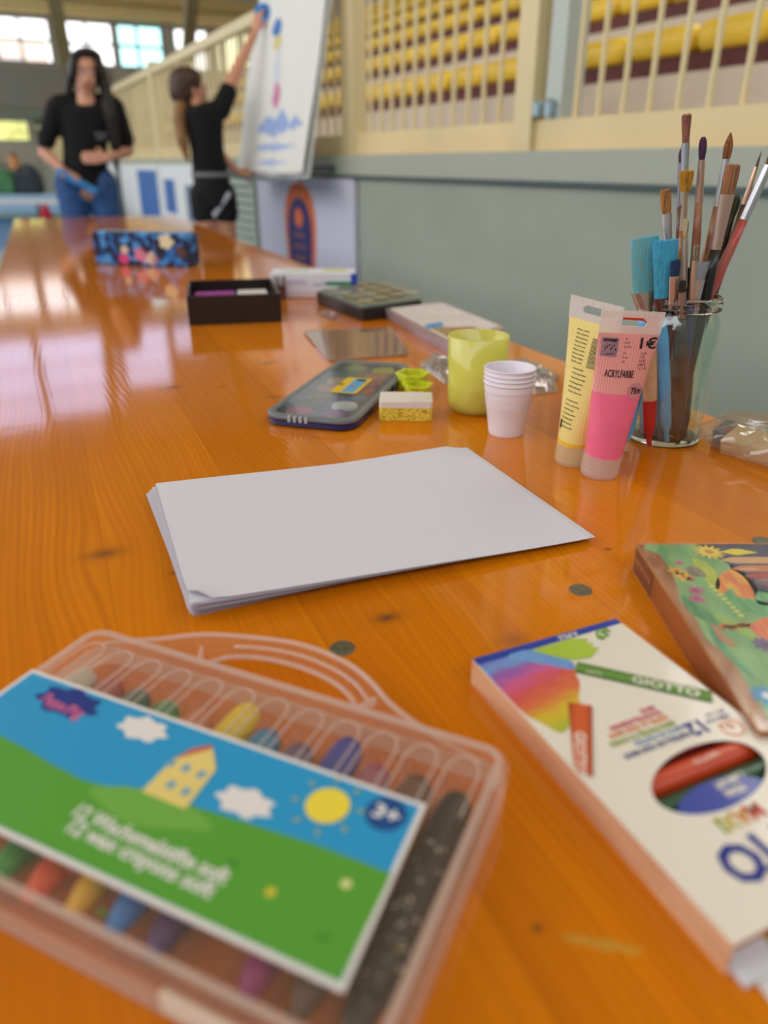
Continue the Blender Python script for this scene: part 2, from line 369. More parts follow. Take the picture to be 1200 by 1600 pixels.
# boards and panels hanging on the wall
def on_wall(name, label, cat, u0, u1, z0, z1, m, th=.02, off=1.6, group=None):
    t = thing(name, label, cat, H(off - th - .003, (u0 + u1) / 2, z0), WA, group)
    obj('board', MB().box((th / 2, 0, (z1 - z0) / 2), (th, u1 - u0, z1 - z0)), m, t); return t
lav = mat('lavender_board', (196, 192, 208), .5)
lp = on_wall('advert_board', 'lavender white board with a tall navy shield edged in orange', 'board', 3.42, 4.86, .12, .944, lav)
org = mat('orange_print', (214, 104, 48), .6); nav = mat('navy_print', (44, 38, 98), .6)
def wallshape(pts, t, m, nm, x):   # pts (u, z) local; thin in x
    n = len(pts); b = MB(); vs = [(x, p[0], p[1]) for p in pts] + [(x - .002, p[0], p[1]) for p in pts]
    b.add(vs, [tuple(range(n)), tuple(range(n, 2 * n))[::-1]] + [(i, (i + 1) % n, (i + 1) % n + n, i + n) for i in range(n)])
    return obj(nm, b, m, t)
sh = [(0, .82), (.11, .80), (.2, .73), (.235, .62), (.22, .48), (.18, .3), (.13, .1), (.08, .0), (-.08, .0), (-.13, .1), (-.18, .3), (-.22, .48), (-.235, .62), (-.2, .73), (-.11, .80)]
wallshape([(p[0] * 1.0, p[1] - .02) for p in smoothpts(sh, 3)], lp, org, 'shield_border', -.0005)
wallshape([(p[0] * .77, (p[1] - .4) * .86 + .36) for p in smoothpts(sh, 3)], lp, nav, 'shield', -.003)
wallshape(ellipse(.06, .05, 16, 0, .62), lp, org, 'emblem', -.0055)
for (y0, zz, wv) in ((0, .52, .16), (0, .46, .2), (0, .40, .16), (0, .33, .1), (0, .26, .06), (0, .2, .1), (0, .14, .05)):
    wallshape([(-wv / 2, zz), (wv / 2, zz), (wv / 2, zz + .018), (-wv / 2, zz + .018)], lp, mat('orange_dim', (130, 78, 70), .6), 'emblem_line', -.0055)
# slatted grille
sg = thing('slatted_grille', 'grey green grille of horizontal slats low on the wall behind the person in shorts', 'grille', H(1.575, 5.42, .1), WA)
gm = mat('slat_paint', (176, 184, 170), .5)
for z in [i * .052 for i in range(16)]: obj('slat', MB().box((0, 0, z + .02), (.02, 1.0, .036), M=Matrix.Rotation(0.0, 4, 'Y')), gm, sg)
for y in (-.51, .51): obj('frame', MB().box((0, y, .42), (.03, .03, .86)), gm, sg)
obj('backing', MB().box((.014, 0, .42), (.006, 1.0, .84)), mat('grille_back', (110, 120, 110), .7), sg)
wb = mat('banner_white', (226, 226, 226), .6); bl = mat('banner_blue', (62, 104, 170), .6); rd = mat('banner_red', (206, 70, 76), .6)
ad = on_wall('banner_board', 'white advertising board with blue and red lettering beside the slatted grille', 'board', 6.0, 7.75, .3, 1.0, wb)
for (a0, a1, z0, z1, m_) in ((-.75, -.45, .08, .34, rd), (.05, .75, .1, .2, rd), (.3, .72, .3, .58, bl), (-.3, -.1, .25, .55, mat('banner_grey', (120, 130, 150), .6))): wallshape([(a0, z0), (a1, z0), (a1, z1), (a0, z1)], ad, m_, 'print', -.001)
ad = on_wall('banner_board', 'white advertising board with a tall plain blue field', 'board', 7.8, 9.9, .25, 1.0, wb)
wallshape([(-.95, .05), (.05, .05), (.05, .7), (-.95, .7)], ad, bl, 'print', -.001)
ad = on_wall('banner_board', 'pale advertising board farthest along the wall behind the long haired person', 'board', 9.95, 12.6, .25, 1.0, wb)
wallshape([(-.2, .2), (.5, .2), (.5, .5), (-.2, .5)], ad, rd, 'print', -.001)

# outside, seen through the glazing
o = obj('outside_building', hbox(MB(), -6, 3.4, 34, 40, 0, 5.0), mat('stucco_pink', (232, 205, 190), .8)); tag(o, 'pinkish building outside beyond the far left windows', 'building')
hb = MB()
for k in range(5): hbox(hb, -5.5 + k * 1.8, -4.6 + k * 1.8, 33.9, 34.02, 3.4, 4.4)
obj('window', hb, mat('outside_glass', (140, 160, 180), .2), o)
hg = MB()
for k in range(26): hg.sph((-5 + k * .4, 28 + random.uniform(-.2, .2), 1.3), (.5, .5, 1.5 + random.uniform(-.1, .1)), 8, 6, M=HM)
o = obj('outside_hedge', hg, mat('hedge', (232, 230, 170), .9, var=.3, vscale=6)); tag(o, 'yellow green hedge outside the low far window', 'hedge')

# ================================================================ THE TABLE
TA = math.radians(23.2)                                       # length runs 23.2 degrees left of forward
tdir = Vector((-math.sin(TA), math.cos(TA), 0)); tn = Vector((math.cos(TA), math.sin(TA), 0))
def tloc(p): return (p.dot(tn), p.dot(tdir))
def wood():
    m = bpy.data.materials.new('varnished_orange_wood'); m.use_nodes = True; n = m.node_tree; p = n.nodes['Principled BSDF']; L = n.links.new
    N = lambda t: n.nodes.new('ShaderNode' + t)
    def math_(op, a, b=None, c=None):
        q = N('Math'); q.operation = op
        for i, v in enumerate((a, b, c)):
            if v is None: continue
            if isinstance(v, (int, float)): q.inputs[i].default_value = v
            else: L(v, q.inputs[i])
        return q.outputs[0]
    tc = N('TexCoord'); s = N('SeparateXYZ'); L(tc.outputs['Object'], s.inputs[0]); X, Y = s.outputs[0], s.outputs[1]
    # plank index (glued laths about 11 cm wide)
    pid = math_('FLOOR', math_('DIVIDE', X, .114))
    wn = N('TexWhiteNoise'); wn.noise_dimensions = '1D'; L(pid, wn.inputs['W'])
    # warp of the grain
    cmb = N('CombineXYZ'); L(math_('MULTIPLY', X, 3.5), cmb.inputs[0]); L(math_('ADD', math_('MULTIPLY', Y, 1.6), math_('MULTIPLY', wn.outputs[0], 30)), cmb.inputs[1]); L(math_('MULTIPLY', wn.outputs[0], 9), cmb.inputs[2])
    nz = N('TexNoise'); nz.inputs['Scale'].default_value = 1.0; nz.inputs['Detail'].default_value = 2; L(cmb.outputs[0], nz.inputs[0])
    warp = math_('MULTIPLY', nz.outputs[0], .07)
    xx = math_('ADD', X, warp)
    # knots bend the grain around them
    knots = [(T(163, 865), .014, .7), (T(605, 965), .009, .85), (T(270, 605), .011, .75), (T(420, 567), .012, .7), (T(345, 605), .006, .5), (T(1070, 970), .004, 1), (T(950, 858), .003, 1), (T(840, 1450), .0022, 1), (T(275, 895), .004, .8), (T(430, 620), .010, .5), (T(800, 1000), .012, .35)]
    dark = None; ringd = None
    for (kp, r, st_) in knots:
        kx, ky = tloc(kp)
        dx = math_('SUBTRACT', X, kx); dy = math_('SUBTRACT', Y, ky)
        d2 = math_('ADD', math_('POWER', math_('DIVIDE', dx, r), 2), math_('POWER', math_('DIVIDE', dy, r * .62), 2))
        g = math_('DIVIDE', 1.0, math_('ADD', 1.0, math_('MULTIPLY', d2, .5)))
        g3 = math_('MULTIPLY', math_('POWER', g, 3.0), st_)
        dark = g3 if dark is None else math_('MAXIMUM', dark, g3)
        bend = math_('MULTIPLY', math_('DIVIDE', dx, math_('ADD', 1.0, math_('ADD', math_('POWER', math_('DIVIDE', dx, r * 1.6), 2), math_('POWER', math_('DIVIDE', dy, r * 4), 2)))), -.75)
        xx = math_('ADD', xx, bend)
    wv = math_('SINE', math_('MULTIPLY', xx, 1150.0)); wv2 = math_('SINE', math_('MULTIPLY', xx, 420.0))
    # fine streaks
    c2 = N('CombineXYZ'); L(math_('MULTIPLY', xx, 260), c2.inputs[0]); L(math_('MULTIPLY', Y, 5), c2.inputs[1]); L(math_('MULTIPLY', wn.outputs[0], 20), c2.inputs[2])
    n2 = N('TexNoise'); n2.inputs['Scale'].default_value = 1; n2.inputs['Detail'].default_value = 4; L(c2.outputs[0], n2.inputs[0])
    c3 = N('CombineXYZ'); L(math_('MULTIPLY', X, 12), c3.inputs[0]); L(math_('MULTIPLY', Y, 3), c3.inputs[1]); L(math_('MULTIPLY', wn.outputs[0], 5), c3.inputs[2])
    n3 = N('TexNoise'); n3.inputs['Scale'].default_value = 1; n3.inputs['Detail'].default_value = 2; L(c3.outputs[0], n3.inputs[0])
    # where the rings are strong
    amp = math_('MULTIPLY', math_('POWER', n3.outputs[0], 2.0), .17)
    v = math_('ADD', .5, math_('MULTIPLY', math_('ADD', wv, math_('MULTIPLY', wv2, .5)), amp))
    v = math_('ADD', v, math_('MULTIPLY', math_('SUBTRACT', n2.outputs[0], .5), .28))
    v = math_('ADD', v, math_('MULTIPLY', math_('SUBTRACT', n3.outputs[0], .5), .35))
    v = math_('ADD', v, math_('MULTIPLY', math_('SUBTRACT', wn.outputs[0], .5), .22))
    r = N('ValToRGB'); L(v, r.inputs[0]); e = r.color_ramp.elements
    e[0].position = .18; e[0].color = (0.50, 0.122, 0.0008, 1); e[1].position = .85; e[1].color = (0.80, 0.25, 0.002, 1)
    mx = N('Mix'); mx.data_type = 'RGBA'; L(math_('MINIMUM', math_('MULTIPLY', dark, 1.05), .93), mx.inputs['Factor']); L(r.outputs[0], mx.inputs['A']); mx.inputs['B'].default_value = (0.10, 0.045, 0.02, 1)
    # glue lines between laths
    fr = math_('FRACT', math_('DIVIDE', X, .114)); gl = math_('LESS_THAN', fr, .008)
    mx2 = N('Mix'); mx2.data_type = 'RGBA'; L(math_('MULTIPLY', gl, .35), mx2.inputs['Factor']); L(mx.outputs['Result'], mx2.inputs['A']); mx2.inputs['B'].default_value = (0.32, 0.07, 0.002, 1)
    # a chipped scrape of bare wood
    sp = T(940, 1475); px, py = tloc(sp)
    dx = math_('SUBTRACT', X, px); dy = math_('SUBTRACT', Y, py)
    rr = math.radians(35)
    ca, sa = math.cos(rr), math.sin(rr)
    ax = math_('ADD', math_('MULTIPLY', dx, ca), math_('MULTIPLY', dy, -sa)); ay = math_('ADD', math_('MULTIPLY', dx, sa), math_('MULTIPLY', dy, ca))
    q = math_('ADD', math_('POWER', math_('DIVIDE', ax, .015), 2), math_('POWER', math_('DIVIDE', math_('ADD', ay, math_('MULTIPLY', math_('SUBTRACT', n2.outputs[0], .5), .006)), .0022), 2))
    scr = math_('MULTIPLY', math_('LESS_THAN', q, 1.0), .5)
    mx3 = N('Mix'); mx3.data_type = 'RGBA'; L(scr, mx3.inputs['Factor']); L(mx2.outputs['Result'], mx3.inputs['A']); mx3.inputs['B'].default_value = (0.50, 0.36, 0.06, 1)
    L(mx3.outputs['Result'], p.inputs['Base Color'])
    p.inputs['Roughness'].default_value = .072; p.inputs['Specular IOR Level'].default_value = .45
    # varnish follows the grain a little
    bp = N('Bump'); bp.inputs['Strength'].default_value = .05; bp.inputs['Distance'].default_value = .0004
    n5 = N('TexNoise'); n5.inputs['Scale'].default_value = 38; n5.inputs['Detail'].default_value = 3; L(tc.outputs['Object'], n5.inputs[0])
    L(math_('ADD', math_('MULTIPLY', wv, .25), math_('MULTIPLY', n5.outputs[0], 2.2)), bp.inputs['Height']); L(bp.outputs[0], p.inputs['Normal'])
    return m
wood_m = wood()
tb = thing('long_table', 'long orange varnished wooden trestle table running away towards the people', 'table', (0, 0, 0), TA)
X0, X1, Y0, Y1, TH = -.135, .668, -.35, 4.55, .028
mx_, my_ = (X0 + X1) / 2, (Y0 + Y1) / 2
o = obj('tabletop', MB().box((mx_, my_, TZ - TH / 2), (X1 - X0, Y1 - Y0, TH)), wood_m, tb, mods=[('BEVEL', dict(width=.003, segments=2))])
legm = mat('green_leg_steel', (60, 74, 66), .4, metal=.5)
for y in (.25, 1.95, 2.55, 4.2):
    for x in (X0 + .08, X1 - .08): obj('leg', MB().beam((x, y, 0.001), (x, y, TZ - TH), .035, .035), legm, tb)
    obj('leg_crossbar', MB().beam((X0 + .1, y, .3), (X1 - .1, y, .3), .025, .025), legm, tb); obj('leg_crossbar', MB().beam((X0 + .06, y, TZ - TH - .02), (X1 - .06, y, TZ - TH - .02), .04, .02), legm, tb)
for y in (.3, 1.6, 2.9, 4.1): obj('batten', MB().box((mx_, y, TZ - TH - .012), (X1 - X0 - .06, .06, .024)), wood_m, tb)
rivm = mat('grey_rivet', (112, 108, 88), .4, metal=.5, var=.25, vscale=300, bump=.4, bscale=900)
for (px, py) in ((907, 922), (535, 1013), (1192, 846)):
    x, y = tloc(T(px, py)); obj('rivet', MB().lathe([(0.0, .0005), (.0035, .0006), (.0072, .0006), (.0078, .0001), (.0078, -.002)], 20, (x, y, TZ)), rivm, tb, smooth=True, ang=40)

# ================================================================ PAPER STACK
paper = mat('paper', (212, 209, 221), .85, k=1.02, bump=.05, bscale=300)
NS = 34
tl0, tl1 = Vector((-.2075, .5930, TZ)), Vector((-.196, .5885, TZ))
def sheet_mesh(i, n):
    f = i / (n - 1); rot = math.radians(24.0 - 2.9 * f + random.uniform(-.35, .35)); tl = tl0.lerp(tl1, f) + Vector((random.uniform(-.001, .001), random.uniform(-.001, .001), 0))
    if i < n - 1 and random.random() < .25: tl += Vector((.006 * random.random(), .003 * random.random(), 0))
    e1 = Vector((math.cos(rot), math.sin(rot), 0)); e2 = Vector((math.sin(rot), -math.cos(rot), 0))
    base = .0003 + i * .00013; lift = f * .0105
    top = i == n - 1
    def P(u, v, dz=0):
        q = tl + e1 * (.297 * u) + e2 * (.21 * v)
        g = q - tl0; ug = min(1, max(0, (g.x * .9272 + g.y * .3746) / .297)); vg = (g.x * .3746 - g.y * .9272) / .21
        z = base + lift * (1 - ug) ** 1.25 * (.72 + .28 * vg) + .0002 * f * math.sin(ug * 9 + vg * 3)
        if top:
            z += .0007
            k = max(0, (.020 - (u * .297 + (1 - v) * .21)) / .020)
            if k > 0: z += .004 * k * k; q = q + (e1 - e2) * (.006 * k * k)
        return (q.x, q.y, TZ + z + dz)
    b = MB(); nu, nv = (24, 16) if top else (8, 3)
    b.grid(lambda u, v: P(u, v), nu, nv); b.grid(lambda u, v: P(u, v, -.00007 if not top else -.00012), nu, nv)
    o = (nu + 1) * (nv + 1); W_ = nu + 1
    for a in range(nu): b.f += [(a, a + 1, a + 1 + o, a + o), (nv * W_ + a, nv * W_ + a + 1, nv * W_ + a + 1 + o, nv * W_ + a + o)]
    for c_ in range(nv): b.f += [(c_ * W_, (c_ + 1) * W_, (c_ + 1) * W_ + o, c_ * W_ + o), (c_ * W_ + nu, (c_ + 1) * W_ + nu, (c_ + 1) * W_ + nu + o, c_ * W_ + nu + o)]
    return b
for i in range(NS):
    o = obj('paper_sheet' + ('.%03d' % i if i else ''), sheet_mesh(i, NS), paper, smooth=(i == NS - 1), ang=40)
    if i == NS - 1: tag(o, 'top white sheet with a curled corner on the paper stack', 'paper', 'white paper in the stack')
    else: tag(o, 'white sheet of drawing paper inside the stack under the top sheet', 'paper', 'white paper in the stack')

# ================================================================ THINGS ON THE TABLE
# ---- carrying case of wax crayons
CA = math.radians(-24.2); cO = T(150, 975, .025); cO.z = TZ
case = thing('crayon_case', 'clear frosted plastic carrying case with handle holding twelve wax crayons', 'case', cO, CA)
frost = film('frosted_case_plastic', (253, 248, 245), clear=.935, gloss=.15, rough=.25, body=(236, 214, 204))
frost_lid = film('frosted_lid_plastic', (254, 251, 249), clear=.965, gloss=.15, rough=.2, body=(240, 222, 214))
frost2 = film('frosted_case_rib', (252, 244, 240), clear=.6, gloss=.2, rough=.2, body=(244, 230, 222))
CW, CD, CH = .243, .146, .024
def cpt(a, b): return (a, -b)
cx, cy = CW / 2, -CD / 2
ro = rrect(CW, CD, .012, 6, cx, cy); ri = rrect(CW - .004, CD - .004, .010, 6, cx, cy)
obj('tray_floor', MB().prism(rrect(CW, CD, .012, 6, cx, cy), .0004, .0018), frost, case)
b = MB()
def wallring(o1, i1, z0, z1): b.ring(o1, i1, z0, z1)
wallring(ro, rrect(CW - .0032, CD - .0032, .0105, 6, cx, cy), .0018, .0125)
obj('tray_wall', b, frost2, case)
b = MB(); wallring(rrect(CW + .0022, CD + .0022, .013, 6, cx, cy), rrect(CW - .001, CD - .001, .0115, 6, cx, cy), .0105, .0215); obj('lid_wall', b, frost, case)
b = MB(); rr_ = lambda k: rrect(CW + .0022 - 2 * k, CD + .0022 - 2 * k, max(.013 - k, .004), 6, cx, cy)
b.layers([[(p[0], p[1], z) for p in rr_(k)] for k, z in ((0, .0215), (.0012, .0232), (.003, CH))], cap0=False, cap1=True)
obj('lid', b, frost_lid, case, mods=[('SOLIDIFY', dict(thickness=.0006))])
b = MB(); b.ring(rr_(.003), rr_(.0065), CH, CH + .0009); obj('lid_rim', b, frost2, case)
# handle side flange and handle
fl = [(.0, .003), (.012, -.006), (.030, -.017), (.050, -.031), (.079, -.0405), (.105, -.0455), (.128, -.0435), (.147, -.0375), (.162, -.0285), (.174, -.0195), (.195, -.0095), (.222, -.001), (.236, .003)]
flp = [cpt(*p) for p in fl]; outp = smoothpts(flp, 3, closed=False)
hole_top = smoothpts([cpt(*p) for p in [(.070, -.0105), (.076, -.0185), (.090, -.0245), (.108, -.027), (.126, -.026), (.143, -.0215), (.155, -.0145), (.158, -.0095)]], 4, closed=False)
n = len(outp)
b = MB()
hb_ = [tuple(Vector(hole_top[0]).lerp(Vector(hole_top[-1]), 1 - k / 6)) for k in range(1, 6)]
# strip between the outline and a matching inner line (hole top inside, base line elsewhere)
def lerp_line(pts, m_):
    ls = [0]
    for i in range(1, len(pts)): ls.append(ls[-1] + (Vector(pts[i]) - Vector(pts[i - 1])).length)
    out = []
    for k in range(m_):
        t = ls[-1] * k / (m_ - 1); i = 1
        while i < len(ls) - 1 and ls[i] < t: i += 1
        f = (t - ls[i - 1]) / (ls[i] - ls[i - 1]); out.append(tuple(Vector(pts[i - 1]).lerp(Vector(pts[i]), f)))
    return out
inner = [cpt(.004, .001), cpt(.03, -.004), cpt(.055, -.0065)] + hole_top + [cpt(.175, -.0045), cpt(.2, .0), cpt(.232, .003)]
NO = 48; oo = lerp_line(outp, NO); ii = lerp_line(inner, NO)
for z0, z1 in ((.0105, .0125),):
    vs = [(p[0], p[1], z) for z in (z0, z1) for Lp in (oo, ii) for p in Lp]; fs = []
    for i in range(NO - 1): fs += [(i, i + 1, NO + i + 1, NO + i), (2 * NO + i, 2 * NO + i + 1, 3 * NO + i + 1, 3 * NO + i), (i, i + 1, 2 * NO + i + 1, 2 * NO + i), (NO + i, NO + i + 1, 3 * NO + i + 1, 3 * NO + i)]
    b.add(vs, fs)
obj('handle_flange', b, frost, case)
b = MB()
lowline = [cpt(.004, .001), cpt(.055, .0), cpt(.075, -.0), cpt(.11, -.0), cpt(.15, .0), cpt(.2, .002), cpt(.232, .004)]
hbot = [cpt(.004, .001), cpt(.04, -.004), cpt(.070, -.0105), cpt(.1, -.0115), cpt(.13, -.0105), cpt(.158, -.0095), cpt(.19, -.003), cpt(.232, .003)]
aa = lerp_line(hbot, 20); bb_ = lerp_line(lowline, 20)
vs = [(p[0], p[1], z) for z in (.0105, .013) for Lp in (aa, bb_) for p in Lp]; fs = []
for i in range(19): fs += [(i, i + 1, 21 + i, 20 + i), (40 + i, 41 + i, 61 + i, 60 + i), (i, i + 1, 41 + i, 40 + i)]
b.add(vs, fs); obj('handle_base', b, frost, case)
mid = [tuple(Vector(p).lerp(Vector(q), .5)) for p, q in zip(oo, ii)]
for nm, line, rad in (('handle_edge', oo[1:-1], .0016), ('handle_edge', hole_top, .0014), ('handle_rib', [mid[i] for i in range(15, 34)], .0011)):
    obj(nm, MB().tube([(p[0], p[1], .0125) for p in line], rad, 8), frost2, case, smooth=True)
for a_, l_ in ((.062, .012), (.164, .012)):
    obj('handle_web', MB().box((a_, .012, .0135), (.0015, l_, .005), rz=.5 if a_ < .1 else -.5), frost2, case)
for k in range(2): obj('hinge_clip', MB().box((.052 + k * .13, -CD - .0006, .012), (.034, .0022, .009)), mat('clip_plastic', (226, 212, 196), .4), case)
# arched ribs round every crayon
for k in range(12):
    a0 = .0128 + k * .0192 + .002
    pts = [(a0 - .0072, -.045, .0238)] + [(a0 + .0072 * math.sin(t), -.0225 + .0105 * math.cos(t), .0238) for t in [(-PI / 2) + PI * i / 12 for i in range(13)]] + [(a0 + .0072, -.045, .0238)]
    obj('slot_rib', MB().tube(pts, .00055, 6), frost2, case, smooth=True)
    if k < 11: obj('divider', MB().box((a0 + .0096, -.075, .006), (.001, .128, .0085)), frost, case)
# printed card
skyb = mat('card_sky', (40, 150, 205), .45, k=1.0); green = mat('card_green', (92, 164, 56), .45, k=.9); hillg = mat('card_hill', (118, 178, 74), .45, k=.9); cardw = mat('card_white', (232, 226, 224), .5, k=.95)
Z = CH + .0010
card = [(.0005, -.0455), (.2190, -.0455), (.2225, -.1270), (.0005, -.1270)]
obj('card', MB().prism(card, Z - .0008, Z), cardw, case)
ins = .0022
obj('card_sky', MB().prism([(.0005 + ins, -.0455 - ins), (.2190 - ins, -.0455 - ins), (.2225 - ins, -.1270 + ins), (.0005 + ins, -.1270 + ins)], Z, Z + .0001), skyb, case)
def cp(px, py, z=CH): q = T(px, py, z) - cO; c_, s_ = math.cos(-CA), math.sin(-CA); return (q.x * c_ - q.y * s_, q.x * s_ + q.y * c_)
def case_print(nm, pix, zi, m_, sm=0):
    pts = [cp(*p) for p in pix]
    if sm: pts = smoothpts(pts, sm)
    pts = [(max(.0028, x), max(-.1248, y)) for x, y in pts]
    return flat_print(nm, pts, Z + .0001 * zi, m_, case)
e_ = .0027
gp = [(e_, cp(0, 1155)[1])] + [cp(x, y) for x, y in ((0, 1152), (40, 1172), (80, 1196), (130, 1222), (200, 1240), (300, 1262), (400, 1293), (500, 1325), (606, 1366))]
gp = [(max(e_, p[0]), p[1]) for p in gp]
gp = [gp[0]] + [p for p in gp[1:] if p[0] > e_ + .0005]
gp[-1] = (.2198 - .0008, gp[-1][1])
gp += [(.2200, -.1247), (e_, -.1247)]
hill = smoothpts([cp(x, y) for x, y in ((140, 1240), (170, 1232), (210, 1234), (260, 1246), (310, 1272), (333, 1300), (280, 1300), (200, 1290))], 3)
flat_print('printed_hill', gp, Z + .0001, green, case); flat_print('printed_mound', hill, Z + .0002, hillg, case)
def cloud(px, py, s_, nm='printed_cloud', m_=cardw, zi=2, seed=0, sq=.55):
    cxy = cp(px, py); b = []
    for i in range(24):
        t = 2 * PI * i / 24; r = s_ * (1 + .16 * math.cos(t * 7 + seed)); b.append((cxy[0] + r * math.cos(t), cxy[1] + sq * r * math.sin(t)))
    return flat_print(nm, b, Z + .0001 * zi, m_, case)
cloud(224, 1142, .0125); cloud(383, 1257, .0125, seed=2)
logo_m = mat('logo_navy', (30, 50, 130), .5); pinkm = mat('logo_pink', (226, 110, 150), .5)
cloud(107, 1100, .0175, 'logo_field', logo_m, 2, 1, .5)
lx, ly = cp(72, 1092); textm('Peppa', .0088, pinkm, case, (lx - .0005, ly - .0005, Z + .0004), -.10, width=.0155, bold=.0001); textm('Pig', .0095, pinkm, case, (lx + .0165, ly - .0028, Z + .0004), .02, width=.0095, bold=.0001)
# house
housem = mat('print_house', (228, 204, 122), .5); roofm = mat('print_roof', (196, 88, 60), .5); winm = mat('print_window', (120, 160, 190), .5)
hpix = [(222, 1240), (273, 1188), (333, 1172), (338, 1206), (290, 1268)]
flat_print('printed_house', [cp(*p) for p in hpix], Z + .0003, housem, case)
flat_print('printed_roof', [cp(*p) for p in ((272, 1190), (302, 1173), (330, 1168), (334, 1173))], Z + .0004, roofm, case)
for p in ((268, 1196), (291, 1204), (315, 1214), (268, 1230), (291, 1241)):
    x, y = cp(*p); flat_print('printed_window', rrect(.0036, .0042, .0006, 1, x, y), Z + .0004, winm, case)
sunm = mat('print_sun', (236, 214, 66), .5); sx_, sy_ = cp(512, 1262); flat_print('printed_sun', ellipse(.0092, .0092, 24, sx_, sy_), Z + .0003, sunm, case)
for k in range(8):
    t = 2 * PI * k / 8 + .2; flat_print('sun_ray', rrect(.0022, .0009, .0003, 1, 0, 0) and [(sx_ + (.0125 + u_) * math.cos(t) - v_ * math.sin(t), sy_ + (.0125 + u_) * math.sin(t) + v_ * math.cos(t)) for u_, v_ in ((0, -.0006), (.003, -.0006), (.003, .0006), (0, .0006))], Z + .0003, mat('print_ray', (170, 170, 100), .5), case)
tx_, ty_ = cp(603, 1275); flat_print('age_badge', ellipse(.0085, .0085, 28, tx_, ty_), Z + .0003, mat('badge_blue', (22, 74, 140), .5), case)
textm('3+', .0095, cardw, case, (tx_ - .0055, ty_ - .0002, Z + .0005), bold=.0003, width=.011)
x, y = cp(118, 1266); textm('12 Wachsmalstifte soft', .0088, cardw, case, (x, y - .0006, Z + .0003), -.018, width=.0745, bold=.00025)
x, y = cp(108, 1290); textm('12 wax crayons soft', .0088, cardw, case, (x, y - .0006, Z + .0003), -.018, width=.0695, bold=.00025)
for p, c_ in (((423, 1398), (220, 200, 60)), ((541, 1385), (230, 225, 160))):
    x, y = cp(*p); flat_print('printed_flower', [(x + .0019 * (1 + .3 * math.cos(5 * t)) * math.cos(t), y + .0019 * (1 + .3 * math.cos(5 * t)) * math.sin(t)) for t in [2 * PI * i / 20 for i in range(20)]], Z + .0003, mat('flower_%d' % c_[2], c_, .5), case)
for p in ((365, 1352), (505, 1468), (160, 1430)):
    x, y = cp(*p); flat_print('printed_tuft', ellipse(.0026, .0009, 12, x, y), Z + .0003, mat('tuft', (70, 130, 46), .5), case)
# crayons in the case
crs = [('white', (206, 200, 184), .034), ('dusty pink red', (178, 92, 88), .034), ('dark green', (62, 100, 82), .036), ('grass green', (60, 140, 80), .037), ('salmon orange', (208, 124, 90), .037), ('yellow', (228, 200, 50), .022),
       ('light blue', (44, 136, 186), .034), ('violet grey', (110, 94, 124), .036), ('dark blue', (50, 66, 160), .023), ('purple pink', (160, 96, 116), .034), ('brown', (110, 76, 66), .032), ('black', (26, 27, 30), .034)]
nearc = [(206, 200, 184), (178, 92, 88), (30, 120, 100), (40, 150, 70), (220, 84, 52), (220, 170, 40), (36, 120, 196), (74, 50, 110), (50, 66, 160), (146, 40, 110), (88, 68, 56), (40, 42, 44)]
tipc = {1: (190, 60, 50), 8: (30, 28, 150), 7: (92, 60, 100), 9: (150, 44, 110), 10: (82, 42, 26), 11: (16, 16, 18), 6: (24, 110, 170)}
for k, (nm, c_, st_) in enumerate(crs):
    st_ -= .012
    a0 = .0148 + k * .0192
    x0 = cO + Matrix.Rotation(CA, 3, 'Z') @ Vector((a0, -.075, 0)); 
    t = thing('wax_crayon', '%s wax crayon in the plastic case' % nm, 'crayon', (x0.x, x0.y, TZ + .0019), CA, 'wax crayons in the plastic case')
    m_ = mat('wax_' + nm.replace(' ', '_'), c_, .45, k=1.0, sss=.0); y0 = .075 - st_
    R_ = .0077; L0 = .112 + (.012 if k in (5, 8) else 0); y1 = y0 - L0
    if k == 8: y1 += .03
    if k == 0 or k == 1 or k == 2: y1 += .02
    obj('barrel', MB().tube([(0, y0 - .006, R_), (0, y0 - .0125, R_), (0, y1 + .018, R_), (0, y1 + .017, R_)], [R_ * .93, R_, R_, R_ * .9], 16), m_, t, smooth=True, ang=40)
    tip = MB().tube([(0, y0 - .0055, R_), (0, y0 - .003, R_), (0, y0 - .001, R_ * .97), (0, y0, R_ * .95)], [R_ * .9, R_ * .8, R_ * .58, R_ * .25], 16)
    obj('tip', tip, mat('wax_tip_%d' % k, tipc.get(k, c_), .4), t, smooth=True)
    obj('tapered_end', MB().tube([(0, y1 + .018, R_), (0, y1 + .008, R_ * .9), (0, y1, R_ * .75)], [R_ * .88, R_ * .68, R_ * .4], 14), mat('wax_end_%d' % k, nearc[k], .4), t, smooth=True)
    if k == 11:
        for q in range(26):
            yy = random.uniform(y1 + .02, y0 - .03); an = random.uniform(.5, 2.2)
            b = MB().sph((R_ * math.cos(an), yy, R_ + R_ * math.sin(an)), .0005 + .0005 * random.random(), 6, 4)
            obj('speck', b, mat('speck_yellow', (220, 210, 40), .5) if q == 3 else mat('speck_white', (190, 190, 180), .5), t)

# ---- oil pastel box
gO = T(738, 1030, .016); gO.z = TZ; GA = math.atan2(.407, .913)
gx = thing('pastel_box', 'white cardboard box of oil pastels with an oval window and a blue end edge', 'box', gO, GA, 'boxes of pastels and pencils')
GW, GL, GH = .0985, .180, .016
gwhite = mat('box_white', (232, 224, 212), .35, k=.98, coat=.3, bump=.05, bscale=60)
gblue = mat('box_blue', (18, 58, 160), .35, coat=.3)
